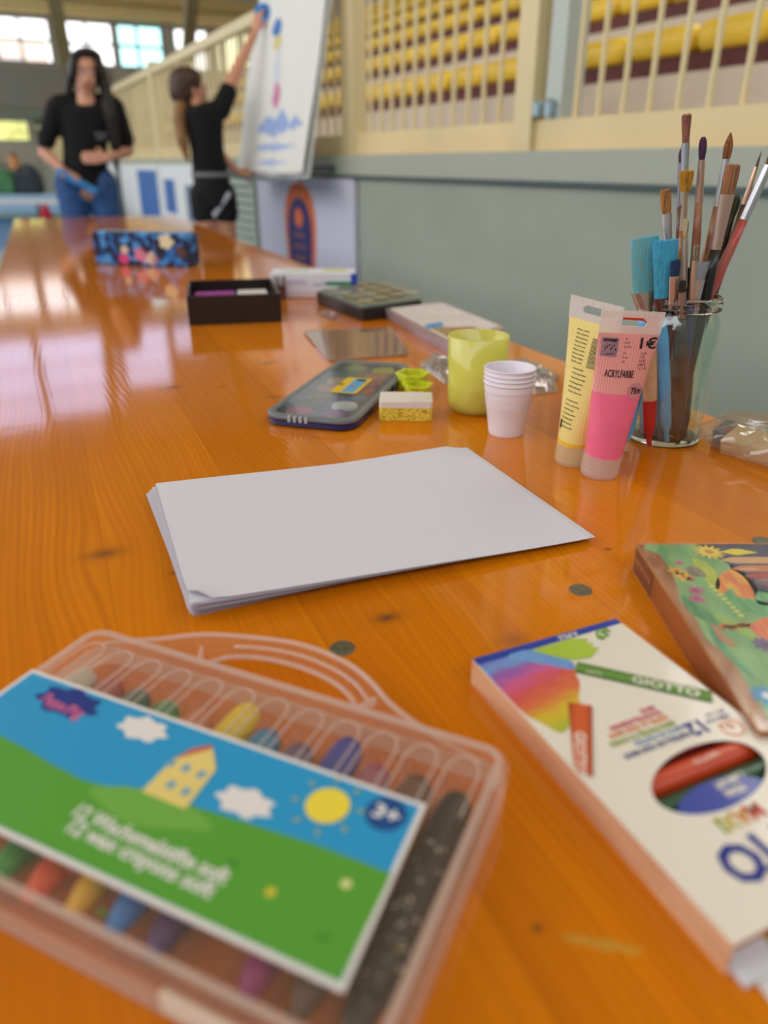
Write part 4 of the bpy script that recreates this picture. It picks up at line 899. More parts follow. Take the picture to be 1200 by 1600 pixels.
def stripes(name, c1, c2_, per, rough=.3):
    m = bpy.data.materials.new(name); m.use_nodes = True; n = m.node_tree; p = n.nodes['Principled BSDF']; p.inputs['Roughness'].default_value = rough; p.inputs['Coat Weight'].default_value = .3
    tc = n.nodes.new('ShaderNodeTexCoord'); s = n.nodes.new('ShaderNodeSeparateXYZ'); n.links.new(tc.outputs['Object'], s.inputs[0])
    a = n.nodes.new('ShaderNodeMath'); a.operation = 'MULTIPLY'; a.inputs[1].default_value = 2 * PI / per; n.links.new(s.outputs[0], a.inputs[0])
    c_ = n.nodes.new('ShaderNodeMath'); c_.operation = 'SINE'; n.links.new(a.outputs[0], c_.inputs[0])
    r = n.nodes.new('ShaderNodeValToRGB'); r.color_ramp.elements[0].position = .42; r.color_ramp.elements[1].position = .58; r.color_ramp.elements[0].color = C(c1); r.color_ramp.elements[1].color = C(c2_)
    d_ = n.nodes.new('ShaderNodeMath'); d_.operation = 'MULTIPLY_ADD'; d_.inputs[1].default_value = .5; d_.inputs[2].default_value = .5; n.links.new(c_.outputs[0], d_.inputs[0]); n.links.new(d_.outputs[0], r.inputs[0]); n.links.new(r.outputs[0], p.inputs['Base Color']); return m
tabm = film('tab_plastic', (254, 248, 246), clear=.45, gloss=.25, rough=.2, body=(250, 240, 236))
capm = film('cap_plastic', (255, 248, 244), clear=.62, gloss=.25, rough=.2, body=(250, 232, 226))
def cap(root, r_, h_, m_):
    b = MB(); b.lathe([(0, .0003), (r_ - .0012, .0003), (r_, .0016), (r_ + .0003, .006), (r_ + .0003, h_), (r_ - .0015, h_), (r_ - .0015, .002), (0, .002)], 36); obj('cap', b, m_, root, smooth=True, ang=45)
    obj('cap_groove', MB().lathe([(r_ + .0003, .0068), (r_ + .0006, .0072), (r_ + .0003, .0078)], 36), m_, root, smooth=True)
    obj('nozzle', MB().lathe([(0, .003), (.004, .003), (.0045, h_ + .002), (0, h_ + .002)], 16), m_, root, smooth=True, ang=50)
ptb = thing('paint_tube', 'pink acrylic paint tube standing on its cap, marked 1€', 'paint tube', T(935, 741), 0, 'acrylic paint tubes by the jar', rot=(math.radians(3.5), math.radians(3.2), math.radians(4)))
pinkp = mat('pink_paint', (236, 104, 138), .25, k=1.05, coat=.5, var=.04, vscale=30); pinks = stripes('pink_stripes', (226, 140, 134), (236, 166, 158), .0021)
cap(ptb, .0172, .022, capm); squeeze(ptb, .0215, .132, .0168, .0535, pinkp, tabm, pinks, .081)
def front_y(z, x, h0=.0215, h1=.132, r0=.0168, wt=.0535):
    f = max(0, min(1, (z - h0) / (h1 - h0))); a = r0 + (wt / 2 - r0) * f; bq = r0 * (1 - f ** 1.25) + .0012 * f
    return -bq * math.sqrt(max(0, 1 - (x / a) ** 2)) - .0003
def tube_text(s_, size, m_, root, x, z, width=None, bold=0, fy=front_y, rise=0, lift=.0002):
    o = textm(s_, size, m_, root, (0, 0, 0), width=width, bold=bold, th=.0001)
    for v in o.data.vertices:
        X_, Y_, Z_ = v.co; xx_ = X_ + x; zz_ = Y_ + z + rise * X_; v.co = Vector((xx_, fy(zz_, xx_) - Z_ - lift, zz_))
    return o
tube_text('ACRYLFARBE', .0088, INK, ptb, -.0165, .0985, width=.0255, bold=.0001); tube_text('1€', .0125, INK, ptb, .0075, .1245, width=.0150, bold=.0002, lift=.0004)
for k in range(6): tube_text(['ca', 'acryl', 'acrylic', 'ml', 'fl oz', 'oz'][k], .0026, mat('ink_faint', (130, 80, 86), .6), ptb, -.0035, .1285 - k * .0034 - (.002 if k > 2 else 0))
for k in range(5): tube_text(['1,33', '1 €', '10 €', '100 €', '1 L = €'][k], .0030, mat('ink_faint2', (90, 60, 66), .6), ptb, .0125 - k * .0004, .1165 - k * .0032)
def patch(root, nm, pts, m_, fy=front_y, off=.0001):
    b = MB(); n_ = len(pts); vs = [(x, fy(z, x) - off, z) for x, z in pts] + [(sum(p[0] for p in pts) / n_, fy(sum(p[1] for p in pts) / n_, sum(p[0] for p in pts) / n_) - off, sum(p[1] for p in pts) / n_)]
    b.add(vs, [(i, (i + 1) % n_, n_) for i in range(n_)]); return obj(nm, b, m_, root)
patch(ptb, 'printed_square', [(-.0225, .113), (-.014, .1125), (-.0085, .113), (-.0085, .1285), (-.016, .1285), (-.0228, .1285)], mat('label_grey', (168, 130, 140), .5, c2=(140, 104, 118), vscale=400))
for k in range(7): patch(ptb, 'printed_dot', [(-.019 + k * .0014 + .0008 * math.cos(a), .119 + (k % 3) * .0016 + .0008 * math.sin(a)) for a in [PI / 3 * q for q in range(6)]], INK, off=.0003)
tube_text('KUNSTMARKT', .0030, INK, ptb, -.0212, .1262, width=.0118, bold=.0002); tube_text('MALEN', .0026, INK, ptb, -.018, .1148, width=.006)
patch(ptb, 'volume_badge', [(.0130 + .0072 * math.cos(a), .0845 + .0072 * math.sin(a)) for a in [2 * PI * q / 24 for q in range(24)]], mat('badge_mauve', (206, 134, 142), .45), off=.0002)
tube_text('75m', .0078, INK, ptb, .0085, .0845, width=.0098, bold=.0001, lift=.0008)
yt = thing('paint_tube', 'yellow acrylic paint tube with barcode behind the pink tube', 'paint tube', T(893, 722), 0, 'acrylic paint tubes by the jar', rot=(math.radians(2.5), math.radians(4.5), math.radians(-50)))
yp = mat('yellow_paint', (236, 190, 40), .3, coat=.4); ys = stripes('yellow_stripes', (232, 206, 118), (240, 220, 140), .0021)
cap(yt, .0165, .022, film('cap_plastic_y', (254, 250, 238), clear=.62, gloss=.25, rough=.2, body=(248, 236, 206))); squeeze(yt, .0215, .136, .0162, .0535, yp, tabm, ys, .0255)
fy2 = lambda z, x: front_y(z, x, .0215, .136, .0162, .0535)
for k in range(13):
    wv = random.uniform(.010, .016); tube_text(random.choice(['Acrylfarbe auf Wasserbasis', 'trocknet wasserfest', 'Vor Gebrauch gut mischen', 'Made in Germany', 'Pinsel mit Wasser reinigen']), .0023, INK, yt, -.010 + random.uniform(0, .001), .040 + k * .0042 + (.004 if k > 6 else 0), width=wv, fy=fy2)
for k in range(24):
    z_ = .098 + k * .0011; patch(yt, 'barcode_bar', [(.004, z_), (.0135, z_), (.0135, z_ + random.uniform(.0003, .0008)), (.004, z_ + .0005)], INK, fy2, .0002)
for k in range(9): tube_text(random.choice(['Peinture acrylique', 'Pittura acrilica', 'Acrylic paint', 'Farba akrylowa']), .0022, INK, yt, -.014, .1 + k * .0035, width=.013, fy=fy2)
tube_text('1', .011, INK, yt, -.0125, .0405, bold=.0005, fy=fy2)
rt = thing('paint_tube', 'red acrylic paint tube hidden behind the pink tube, only its red top showing', 'paint tube', T(948, 706), 0, 'acrylic paint tubes by the jar', rot=(math.radians(2), math.radians(3), math.radians(-6)))
rp = mat('red_paint', (206, 44, 30), .3, coat=.4)
cap(rt, .0140, .020, capm); squeeze(rt, .0195, .118, .0138, .046, rp, mat('red_tab', (214, 60, 40), .35, coat=.3), rp, .07)

# ---- jar and brushes
JC = Vector((.2935, .7435, TZ))
jar = thing('glass_jar', 'clear glass jar full of paint brushes', 'jar', JC)
glass = mat('thick_glass', (250, 254, 250), .01, trans=1, ior=1.45, spec=.5)
wallg = film('jar_glass', (246, 252, 248), clear=.985, gloss=.55, rough=.015, body=(230, 240, 232))
JR, JH = .0375, .146
b = MB(); b.lathe([(JR - .001, .0030), (JR, .008), (JR, .116), (JR - .0015, .124), (JR - .0045, .130), (JR - .0045, .1325)], 56); b.lathe([(JR - .0066, .131), (JR - .0030, .121), (JR - .0022, .114), (JR - .0022, .010), (JR - .006, .0062)], 56)
obj('glass_wall', b, wallg, jar, smooth=True)
obj('glass_base', MB().lathe([(0, .0004), (JR - .006, .0004), (JR - .0018, .0016), (JR - .0010, .0032), (JR - .0035, .0052), (0, .0050)], 56), glass, jar, smooth=True)
obj('glass_rim', MB().lathe([(JR - .0048, .1325), (JR - .0022, .1338), (JR - .0022, .1355), (JR - .0042, .137), (JR - .0022, .139), (JR - .0022, .141), (JR - .0038, .1425), (JR - .003, .1455), (JR - .0045, JH), (JR - .0062, .1455), (JR - .0066, .1325), (JR - .0048, .1325)], 56), glass, jar, smooth=True)
AX = _F
def brush(label, tip, rimp, ft, fr, tipw, ferw, hanw, bl, fl, cb_, cf, ch, flat=1.0, shape='round', cb2=None, gaud=None, low=.006, lenmax=None, hand2=None, cat='brush', tipname='bristles'):
    """tip / rimp = image marks of the tip and of where it passes the jar mouth, ft / fr = forward distance at each; widths in metres"""
    P0 = D(tip[0], tip[1], ft); P1 = D(rimp[0], rimp[1], fr); d_ = (P1 - P0).normalized()
    zb = TZ + low; tb_ = (zb - P0.z) / d_.z; 
    # keep the lower end inside the glass
    while tb_ > .02:
        q = P0 + d_ * tb_
        if math.hypot(q.x - JC.x, q.y - JC.y) < JR - .0075 or q.z > TZ + .13: break
        tb_ -= .002
    if lenmax: tb_ = min(tb_, lenmax)
    EndP = P0 + d_ * tb_
    t = thing('paint_brush', label, cat, EndP, 0, 'brushes standing in the jar'); 
    loc = lambda s_: P0 + d_ * s_ - EndP
    side = _R - d_ * _R.dot(d_)
    n_ = 8; ps = [loc(bl * k / n_) for k in range(n_ + 1)]
    if shape == 'round': prof = [.12, .42, .68, .86, .98, 1.0, .97, .9, .82]
    elif shape == 'flat': prof = [.86, .96, 1.0, 1.0, .99, .97, .94, .9, .86]
    elif shape == 'spread': prof = [1.12, 1.14, 1.12, 1.08, 1.02, .97, .92, .88, .85]
    elif shape == 'fine': prof = [.08, .2, .35, .5, .62, .72, .8, .86, .9]
    elif shape == 'blob': prof = [.5, .85, 1.0, 1.05, 1.05, 1.0, .95, .85, .75]
    ra = [tipw / 2 * q * (.93 if shape in ('flat', 'spread') else 1) for q in prof]; rbk = [max(.0006, q * flat) for q in ra]
    bm1 = mat('bristle_%d_%d_%d' % cb_, cb_, .8, c2=cb2 or tuple(int(v * .62) for v in cb_), vscale=1.0, stretch=(900, 900, 25), bump=.4, bscale=900)
    o = obj(tipname, MB().tube(ps, ra, 14, rbk, side), bm1, t, smooth=True, ang=60)
    if shape in ('spread', 'flat', 'round'):     # loose hairs
        hb2 = MB(); nh = int(50 + tipw * 7000)
        for q in range(nh):
            an = random.uniform(0, 2 * PI); rr2 = math.sqrt(random.random()); sd = side.normalized(); td = d_.cross(sd)
            base = loc(bl) + sd * (ra[-1] * .9 * rr2 * math.cos(an)) + td * (rbk[-1] * .9 * rr2 * math.sin(an))
            midp = loc(bl * .45) + sd * (ra[4] * rr2 * 1.02 * math.cos(an)) + td * (rbk[4] * rr2 * 1.02 * math.sin(an))
            tipp = loc(random.uniform(-.0018, bl * .08) + (0 if shape != 'round' else bl * .5 * rr2)) + sd * ((ra[1] if shape != 'round' else ra[3]) * rr2 * 1.06 * math.cos(an)) + td * (rbk[1] * rr2 * math.sin(an))
            hb2.tube([base, midp, tipp], [.00026, .00024, .00013], 3, caps=False)
        hh = obj('loose_hairs', hb2, mat('hair_%d_%d_%d' % cb_, cb_, .6, k=1.15), t); hh['kind'] = 'stuff'
    cfm = cf if not isinstance(cf, tuple) else mat('ferrule_%d_%d_%d' % cf, cf, .28, metal=.85)
    n_ = 6; ps = [loc(bl + fl * k / n_) for k in range(n_ + 1)]; r0_, r1_ = ferw / 2, hanw / 2 * 1.05
    ra = [r0_ + (r1_ - r0_) * (k / n_) for k in range(n_ + 1)]; rbk = [max(.001, r0_ * flat) + (r1_ - max(.001, r0_ * flat)) * (k / n_) for k in range(n_ + 1)]
    fo = obj('ferrule', MB().tube(ps, ra, 16, rbk, side), cfm, t, smooth=True, ang=60)
    for q in (.82, .9):
        i_ = loc(bl + fl * q); i2 = loc(bl + fl * (q + .025)); rr_2 = (r0_ + (r1_ - r0_) * q) * 1.06
        obj('ferrule_ring', MB().tube([i_, i2], rr_2, 14), cfm, fo, smooth=True, ang=60)
    hl = tb_ - bl - fl
    if hl > .01:
        ps = [loc(bl + fl + hl * k / 8) for k in range(9)]; pr_ = [1, 1.15, 1.25, 1.2, 1.08, .95, .85, .75, .6]
        hm_ = ch if not isinstance(ch, tuple) else mat('handle_%d_%d_%d' % ch, ch, .4, coat=.3, c2=hand2, vscale=60 if hand2 else 40, stretch=(1, 1, .5)) 
        obj('handle', MB().tube(ps, [hanw / 2 * q for q in pr_], 14), hm_, t, smooth=True)
    return t
SIL = (196, 198, 202); COP = (206, 158, 136); WD = (176, 128, 86)
B = brush
B('tallest brush, reddish brown bristles on a shiny silver ferrule', (1073, 180), (1062, 475), .745, .748, .0075, .0072, .0060, .022, .052, (156, 98, 80), SIL, (40, 70, 56), shape='spread', hand2=(120, 60, 50))
B('brush with a small mauve tip just behind the tallest brush', (1066, 228), (1058, 475), .758, .760, .0062, .0064, .0058, .014, .038, (104, 66, 96), (168, 164, 176), (110, 60, 56), shape='round')
B('brush with a purple paint-caked tip and copper tinted ferrule', (1099, 214), (1081, 475), .742, .745, .0066, .0060, .0068, .0185, .036, (92, 52, 86), (214, 176, 156), WD, shape='blob', hand2=(150, 96, 70))
B('brush with pointed orange brown bristles leaning right, second tallest', (1142, 207), (1094, 475), .748, .745, .0078, .0062, .0075, .0215, .040, (170, 104, 54), SIL, (170, 122, 80), shape='round', hand2=(130, 66, 56))
B('brush with a bent mustard yellow fan tip', (1073, 268), (1059, 475), .738, .740, .0125, .0048, .0062, .0165, .034, (196, 140, 30), (206, 176, 150), (190, 130, 50), shape='spread', flat=.5, hand2=(150, 80, 40))
B('flat brush with orange bristles and a bright silver ferrule, left of the others', (1040, 298), (1048, 475), .748, .750, .0105, .0098, .0064, .020, .032, (190, 130, 70), (214, 216, 220), (90, 60, 60), shape='flat', flat=.45)
# big blue brushes
B('widest brush, long turquoise bristles fading to brown at the ferrule', (1009, 371), (1008, 470), .735, .738, .0285, .0270, .0125, .050, .0200, (84, 184, 208), (200, 190, 176), (96, 170, 220), shape='flat', flat=.32, cb2=(126, 156, 140))
B('turquoise bristled brush in front of the widest one', (1041, 376), (1036, 472), .722, .726, .0220, .0190, .0110, .052, .018, (72, 176, 214), (120, 92, 78), (96, 170, 220), shape='spread', flat=.35, cb2=(56, 146, 182))
B('small flat brush with navy bristles and a pale copper ferrule', (1056, 408), (1050, 475), .716, .720, .0095, .0094, .0064, .0135, .030, (30, 62, 100), (214, 186, 172), (30, 30, 36), shape='flat', flat=.45, cb2=(20, 40, 80))
B('thin brush with stiff cream bristles and a long whitish ferrule', (1072, 344), (1067, 475), .722, .724, .0056, .0054, .0066, .016, .045, (196, 180, 140), (206, 196, 184), (28, 28, 34), shape='flat', flat=.7)
B('narrow short brush with grey tan bristles and paint-smeared ferrule', (1087, 386), (1080, 475), .714, .717, .0052, .0050, .0056, .012, .038, (150, 140, 116), (220, 190, 170), (40, 44, 110), shape='flat', flat=.7)
B('short flat brush with lilac grey bristles', (1098, 411), (1087, 475), .714, .718, .0112, .0096, .0062, .0150, .030, (150, 150, 160), (196, 198, 200), (40, 34, 40), shape='spread', flat=.4, cb2=(120, 140, 150))
B('large flat brush with brown bristles, long copper tinted ferrule and black handle', (1146, 258), (1099, 478), .728, .728, .0150, .0138, .0092, .0240, .047, (172, 118, 80), (214, 180, 166), (26, 24, 26), shape='flat', flat=.42)
B('very thin liner brush leaning right with a spotted brown handle', (1190, 236), (1111, 475), .765, .760, .0030, .0034, .0056, .0135, .033, (130, 104, 84), (206, 166, 140), (120, 84, 58), shape='fine', hand2=(60, 44, 36))
B('dark olive tipped brush half hidden behind the large flat brush', (1152, 306), (1106, 475), .770, .764, .0085, .0062, .0060, .018, .028, (86, 86, 60), (90, 84, 74), (60, 44, 34), shape='blob')
B('brush with silver ferrule and red painted handle leaning farthest right', (1218, 222), (1103, 473), .745, .742, .0084, .0086, .0076, .020, .048, (150, 110, 80), (206, 206, 212), (190, 76, 74), shape='round', hand2=(170, 110, 90))
B('plain wooden brush handle leaning right beside the red handled one', (1212, 236), (1098, 477), .755, .750, .0070, .0070, .0062, .018, .050, (150, 110, 80), (196, 190, 186), (190, 146, 104), shape='round')
B('brush with a wooden handle behind the yellow tipped brush', (1134, 262), (1086, 475), .768, .764, .0070, .0066, .0064, .016, .036, (120, 96, 70), (190, 170, 150), (176, 130, 90), shape='round')
B('short dark handled brush low in the middle of the jar', (1077, 420), (1071, 475), .756, .758, .0080, .0070, .0080, .014, .030, (70, 60, 66), (150, 150, 156), (34, 26, 40), shape='flat', flat=.5)
B('dark violet handled brush near the right wall of the jar', (1109, 425), (1094, 476), .748, .744, .0070, .0068, .0072, .012, .030, (80, 66, 90), (160, 160, 170), (48, 34, 84), shape='flat', flat=.5)
B('stubby black handled brush near the front glass', (1066, 440), (1066, 476), .712, .714, .0070, .0070, .0078, .010, .024, (50, 44, 44), (170, 150, 140), (28, 24, 26), shape='flat', flat=.5)
# handles that show through the glass
def stick(label, p, q, fp, fq, w0, m_, m2=None, split=.7, prof=(.8, 1, 1, 1, .95, .85, .4), flat=.6):
    P0 = D(p[0], p[1], fp); P1 = D(q[0], q[1], fq); t = thing('handle_stick', label, 'tool', P1, 0, 'brushes standing in the jar')
    n_ = 12; ps = [(P0 - P1) * (1 - k / n_) for k in range(n_ + 1)]; pr_ = [prof[min(len(prof) - 1, int(k / n_ * (len(prof) - 1) + .5))] * w0 / 2 for k in range(n_ + 1)]
    side = _R; j = int(n_ * split) if m2 else n_
    obj('shaft', MB().tube(ps[:j + 1], pr_[:j + 1], 16, [v * flat for v in pr_[:j + 1]], side), m_, t, smooth=True, ang=60)
    if m2: obj('end', MB().tube(ps[j:], pr_[j:], 16, [v * flat for v in pr_[j:]], side), m2, t, smooth=True, ang=60)
    return t
lb = mat('light_blue_handle', (96, 170, 222), .35, coat=.3, var=.08, vscale=30)
stick('light blue plastic handle with a pointed lower end in the middle of the jar', (1034, 512), (1042, 690), .7135, .7135, .0125, lb)
stick('light blue plastic handle leaning left behind the pink tube', (1004, 560), (982, 688), .725, .716, .0110, lb)
stick('thick wooden handle with a red lower end seen through the glass', (1018, 520), (1014, 696), .716, .7150, .0145, mat('handle_wood', (206, 166, 126), .45, var=.1, vscale=60), mat('handle_red', (190, 40, 34), .35, coat=.3), .62)
stick('dark brown stick standing right of the blue handle', (1062, 510), (1058, 690), .722, .722, .011, mat('dark_stick', (44, 26, 24), .4, coat=.3))
stick('black stick standing at the right inside the jar', (1080, 505), (1070, 684), .728, .73, .010, mat('black_stick', (24, 22, 30), .4, coat=.3))
stick('pale green slab standing in for refracted window light inside the right of the jar', (1092, 500), (1074, 640), .734, .734, .0150, mat('pale_glint_slab', (206, 214, 190), .15, coat=.6), prof=(1, 1, 1, 1, 1, .95, .7), flat=.12)  # added slab, imitates window light refracted in the jar's right side

# ---- plastic bag with eraser at the right edge
bgO = T(1165, 735); bgO += Vector((.02, .03, 0))
er = thing('kneading_block', 'beige block with blue printed end inside the clear bag at right', 'block', bgO + Vector((.012, .0, .0015)), 0, None, rot=(math.radians(14), math.radians(-4), math.radians(-52)))
obj('block_body', MB().prism(rrect(.075, .034, .003, 3), .0, .020), mat('beige_block', (206, 178, 140), .7, var=.06, vscale=50), er, mods=[('BEVEL', dict(width=.002, segments=2, limit_method='ANGLE'))])
obj('printed_band', MB().box((.028, 0, .0102), (.016, .0348, .0210)), mat('band_blue', (60, 72, 150), .4), er)
e2 = thing('paint_tablet', 'dark tablet with a red spot inside the clear bag, behind the beige block', 'block', bgO + Vector((-.004, .048, .0015)), 0, None, rot=(0, math.radians(-12), math.radians(40)))
obj('tablet_body', MB().prism(rrect(.028, .022, .003, 3), 0, .016), mat('tablet_dark', (74, 74, 96), .4, c2=(110, 110, 130), vscale=120), e2); obj('tablet_spot', MB().prism(ellipse(.004, .003, 12, -.006, -.003), .016, .0163), mat('tablet_red', (190, 70, 60), .5), e2)
bgm = film('crinkled_bag', (252, 250, 246), clear=.84, gloss=.6, rough=.12, body=(196, 190, 180))
def bagpt(u, v):
    a = 2 * PI * u; r = math.sin(PI * v) ** .55
    wob = 1 + .10 * math.sin(5 * a + 3) * math.sin(PI * v) + .05 * math.sin(11 * a + 7 * v)
    x = .062 * r * math.cos(a) * wob; y = .055 * r * math.sin(a) * wob; z = .0148 * (1 - math.cos(PI * v)) * (1 + .14 * math.sin(9 * a + 6 * v)) 
    return (x, y, max(.0006, z + .0006))
b = MB(); b.grid(bagpt, 56, 18)
bo = obj('plastic_bag', b, bgm, smooth=False); bo.location = bgO + Vector((.022, .016, 0)); bo.rotation_euler = (0, 0, -.5); tag(bo, 'crinkled clear plastic bag at the right table edge holding a beige block', 'bag')
b = MB()
def flap(u, v): return (-.055 - .024 * u, -.018 + .045 * v + .004 * math.sin(9 * u + 5 * v), .0012 + .008 * (1 - u) * (1 + .4 * math.sin(8 * v + 2 * u)))
b.grid(flap, 8, 10); fo = obj('bag_flap', b, bgm, bo)

# ---- clear plastic plate
pq = [T(473, 519), T(612, 514), T(640, 556), T(512, 566)]
pc_ = sum(pq, Vector()) / 4; ang_ = math.atan2((pq[2] - pq[3]).y, (pq[2] - pq[3]).x)
pl = thing('acrylic_plate', 'thin clear plastic plate lying flat behind the watercolour box', 'plate', pc_, 0)
qs = [tuple((p - pc_)[:2]) for p in pq]
def roundpoly(q, r=.012):
    out = []
    for i in range(len(q)):
        a, b_, c_ = Vector(q[i - 1]), Vector(q[i]), Vector(q[(i + 1) % len(q)]); p1 = b_ + (a - b_).normalized() * r; p2 = b_ + (c_ - b_).normalized() * r
        for k in range(5): t = k / 4; out.append(tuple(p1.lerp(b_, t).lerp(b_.lerp(p2, t), t)))
    return out
obj('sheet', MB().prism(roundpoly(qs)[::-1], .0005, .0028), film('plate_plastic', (240, 232, 226), clear=.55, gloss=1.1, rough=.03, body=(190, 150, 120)), pl)
qs2 = [(x * .985, y * .985) for x, y in qs]; b = MB(); ro_ = roundpoly(qs)[::-1]; ri_ = [(x * .97, y * .97) for x, y in ro_]; b.ring(ro_, ri_, .0028, .0034); obj('rim', b, film('plate_rim', (240, 236, 230), clear=.3, gloss=.6, body=(206, 176, 156)), pl)

# ---- clear cases right of the plate
def loc_quad(pix, z=0): 
    pts = [T(x, y, z) for x, y in pix]; c_ = sum(pts, Vector()) / len(pts); c_.z = TZ; return c_, [tuple((p - c_)[:2]) for p in pts]
c_, q_ = loc_quad([(602, 497), (690, 487), (786, 528), (706, 556)])
tcs = thing('clear_case', 'flat clear plastic case with printed insert behind the yellow green tumbler', 'case', c_)
clr = film('clear_case_plastic', (250, 240, 240), clear=.5, gloss=.5, rough=.05, body=(226, 206, 206))
b = MB(); rp_ = roundpoly(q_, .008)
if sum((rp_[i][0] * rp_[(i + 1) % len(rp_)][1] - rp_[(i + 1) % len(rp_)][0] * rp_[i][1]) for i in range(len(rp_))) < 0: rp_ = rp_[::-1]
obj('lower_shell', MB().prism(rp_, .0005, .009), clr, tcs); obj('upper_shell', MB().prism([(x * 1.02, y * 1.02) for x, y in rp_], .0095, .0185), clr, tcs)
obj('insert', MB().prism([(x * .93, y * .93) for x, y in rp_], .0187, .0191), mat('insert_white', (216, 206, 206), .4, var=.06, vscale=20), tcs)
def inprint(nm, pix, m_, z=.0191):
    pts = [tuple((T(x, y, .019) - c_)[:2]) for x, y in pix]; flat_print(nm, pts, z, m_, tcs)
inprint('insert_print', [(672, 512), (738, 510), (776, 526), (716, 536)], mat('insert_tan', (186, 150, 106), .4, c2=(150, 120, 84), vscale=90)); inprint('insert_logo', [(663, 507), (690, 503), (694, 510), (668, 514)], mat('insert_blue', (90, 150, 206), .4))
inprint('insert_bar', [(712, 526), (752, 521), (768, 526), (730, 533)], BLACK, .0193)

# ---- bags of beads
def bead_bag(label, pix, h_, cols, n_, seed, zmid=.006):
    rnd = random.Random(seed); c_, q_ = loc_quad(pix); t = thing('bead_bag', label, 'bag', c_)
    a = sum((q_[i][0] * q_[(i + 1) % len(q_)][1] - q_[(i + 1) % len(q_)][0] * q_[i][1]) for i in range(len(q_)))
    if a < 0: q_ = q_[::-1]
    per = []
    for i in range(len(q_)):
        for k in range(8): per.append(Vector(q_[i]).lerp(Vector(q_[(i + 1) % len(q_)]), k / 8))
    rings = []
    for s_, z in ((1.0, .0008), (.93, .0004), (0.93, .0004), (1.0, .0012), (.88, h_ * .7), (.7, h_), (.35, h_ * 1.05)):
        rings.append([(p.x * s_, p.y * s_, z * (1 + .22 * math.sin(7 * math.atan2(p.y, p.x) + 9 * s_)) + .0002) for p in per])
    obj('bag_film', MB().layers(rings[2:], True, True), film('bead_bag_film', (250, 248, 246), clear=.7, gloss=.5, rough=.08, body=(206, 204, 202)), t)
    for k in range(n_):
        i = rnd.randrange(len(q_)); s_ = math.sqrt(rnd.random()) * .72; p = Vector(q_[i]).lerp(Vector(q_[(i + 1) % len(q_)]), rnd.random()) * s_
        r_ = rnd.uniform(.0026, .0036); co = rnd.choice(cols)
        obj('bead', MB().sph((p.x, p.y, .001 + r_ + (h_ * .35 * rnd.random() if s_ < .5 else 0)), r_, 10, 6), mat('bead_%d_%d_%d' % co, co, .3, coat=.4), t, smooth=True)
    return t
bead_bag('small bag of green, red and brown beads left behind the tumbler', [(655, 572), (676, 556), (720, 562), (728, 590), (694, 602)], .010, [(70, 140, 70), (170, 60, 56), (120, 90, 80), (200, 120, 110), (160, 160, 150), (60, 120, 60)], 60, 3)
bead_bag('clear bag with white and red pom-poms on the right of the tumbler', [(786, 572), (822, 566), (868, 592), (872, 614), (836, 618), (796, 600)], .012, [(232, 226, 226), (226, 220, 222), (180, 40, 44), (226, 226, 226), (60, 130, 120), (200, 200, 206)], 60, 5)
o = obj('cardboard_tag', MB().prism([tuple((T(x, y) - T(830, 575))[:2]) for x, y in ((800, 568), (812, 560), (874, 590), (872, 596), (842, 594))][::-1], .0005, .0018), mat('kraft_tag', (160, 124, 90), .7)); o.location = T(830, 575) + Vector((0, 0, 0)); tag(o, 'brown kraft card strip behind the bag of pom-poms', 'card')
# small blister piece near the black case
o = bead_bag('tiny crumpled clear wrapper with red print in front of the white box', [(497, 492), (515, 486), (530, 494), (520, 502)], .006, [(190, 90, 90), (220, 200, 200), (170, 110, 120)], 10, 9); o.name = 'wrapper'; o['category'] = 'wrapper'

# ---- black case with clear compartments
c_, q_ = loc_quad([(494, 474), (566, 503), (660, 489), (588, 456)])
bk = thing('black_case', 'shallow black case with grey lid and clear compartments of beads', 'case', c_)
a = sum((q_[i][0] * q_[(i + 1) % 4][1] - q_[(i + 1) % 4][0] * q_[i][1]) for i in range(4)); q_ = q_ if a > 0 else q_[::-1]
rp_ = roundpoly(q_, .008)
obj('case_body', MB().prism(rp_, .0005, .024), mat('case_black', (26, 22, 24), .35, coat=.3), bk, mods=[('BEVEL', dict(width=.002, segments=2, limit_method='ANGLE'))])
obj('case_lid', MB().prism([(x * .96, y * .96) for x, y in rp_], .0241, .0262), mat('case_grey', (120, 128, 116), .4), bk)
rnd = random.Random(4)
ex = (Vector(q_[1]) - Vector(q_[0])); ey = (Vector(q_[3]) - Vector(q_[0])); k0 = Vector(q_[0])
for i in range(4):
    for j in range(4):
        p = k0 + ex * (.14 + .24 * i) + ey * (.14 + .24 * j); co = rnd.choice([(186, 156, 96), (206, 196, 176), (150, 120, 70), (196, 190, 180)])
        obj('compartment', MB().prism([(p.x + x, p.y + y) for x, y in rrect(.030, .030, .004, 2)], .0262, .0292), film('compartment_%d' % co[0], (246, 244, 238), clear=.6, gloss=.7, rough=.1, body=co), bk)

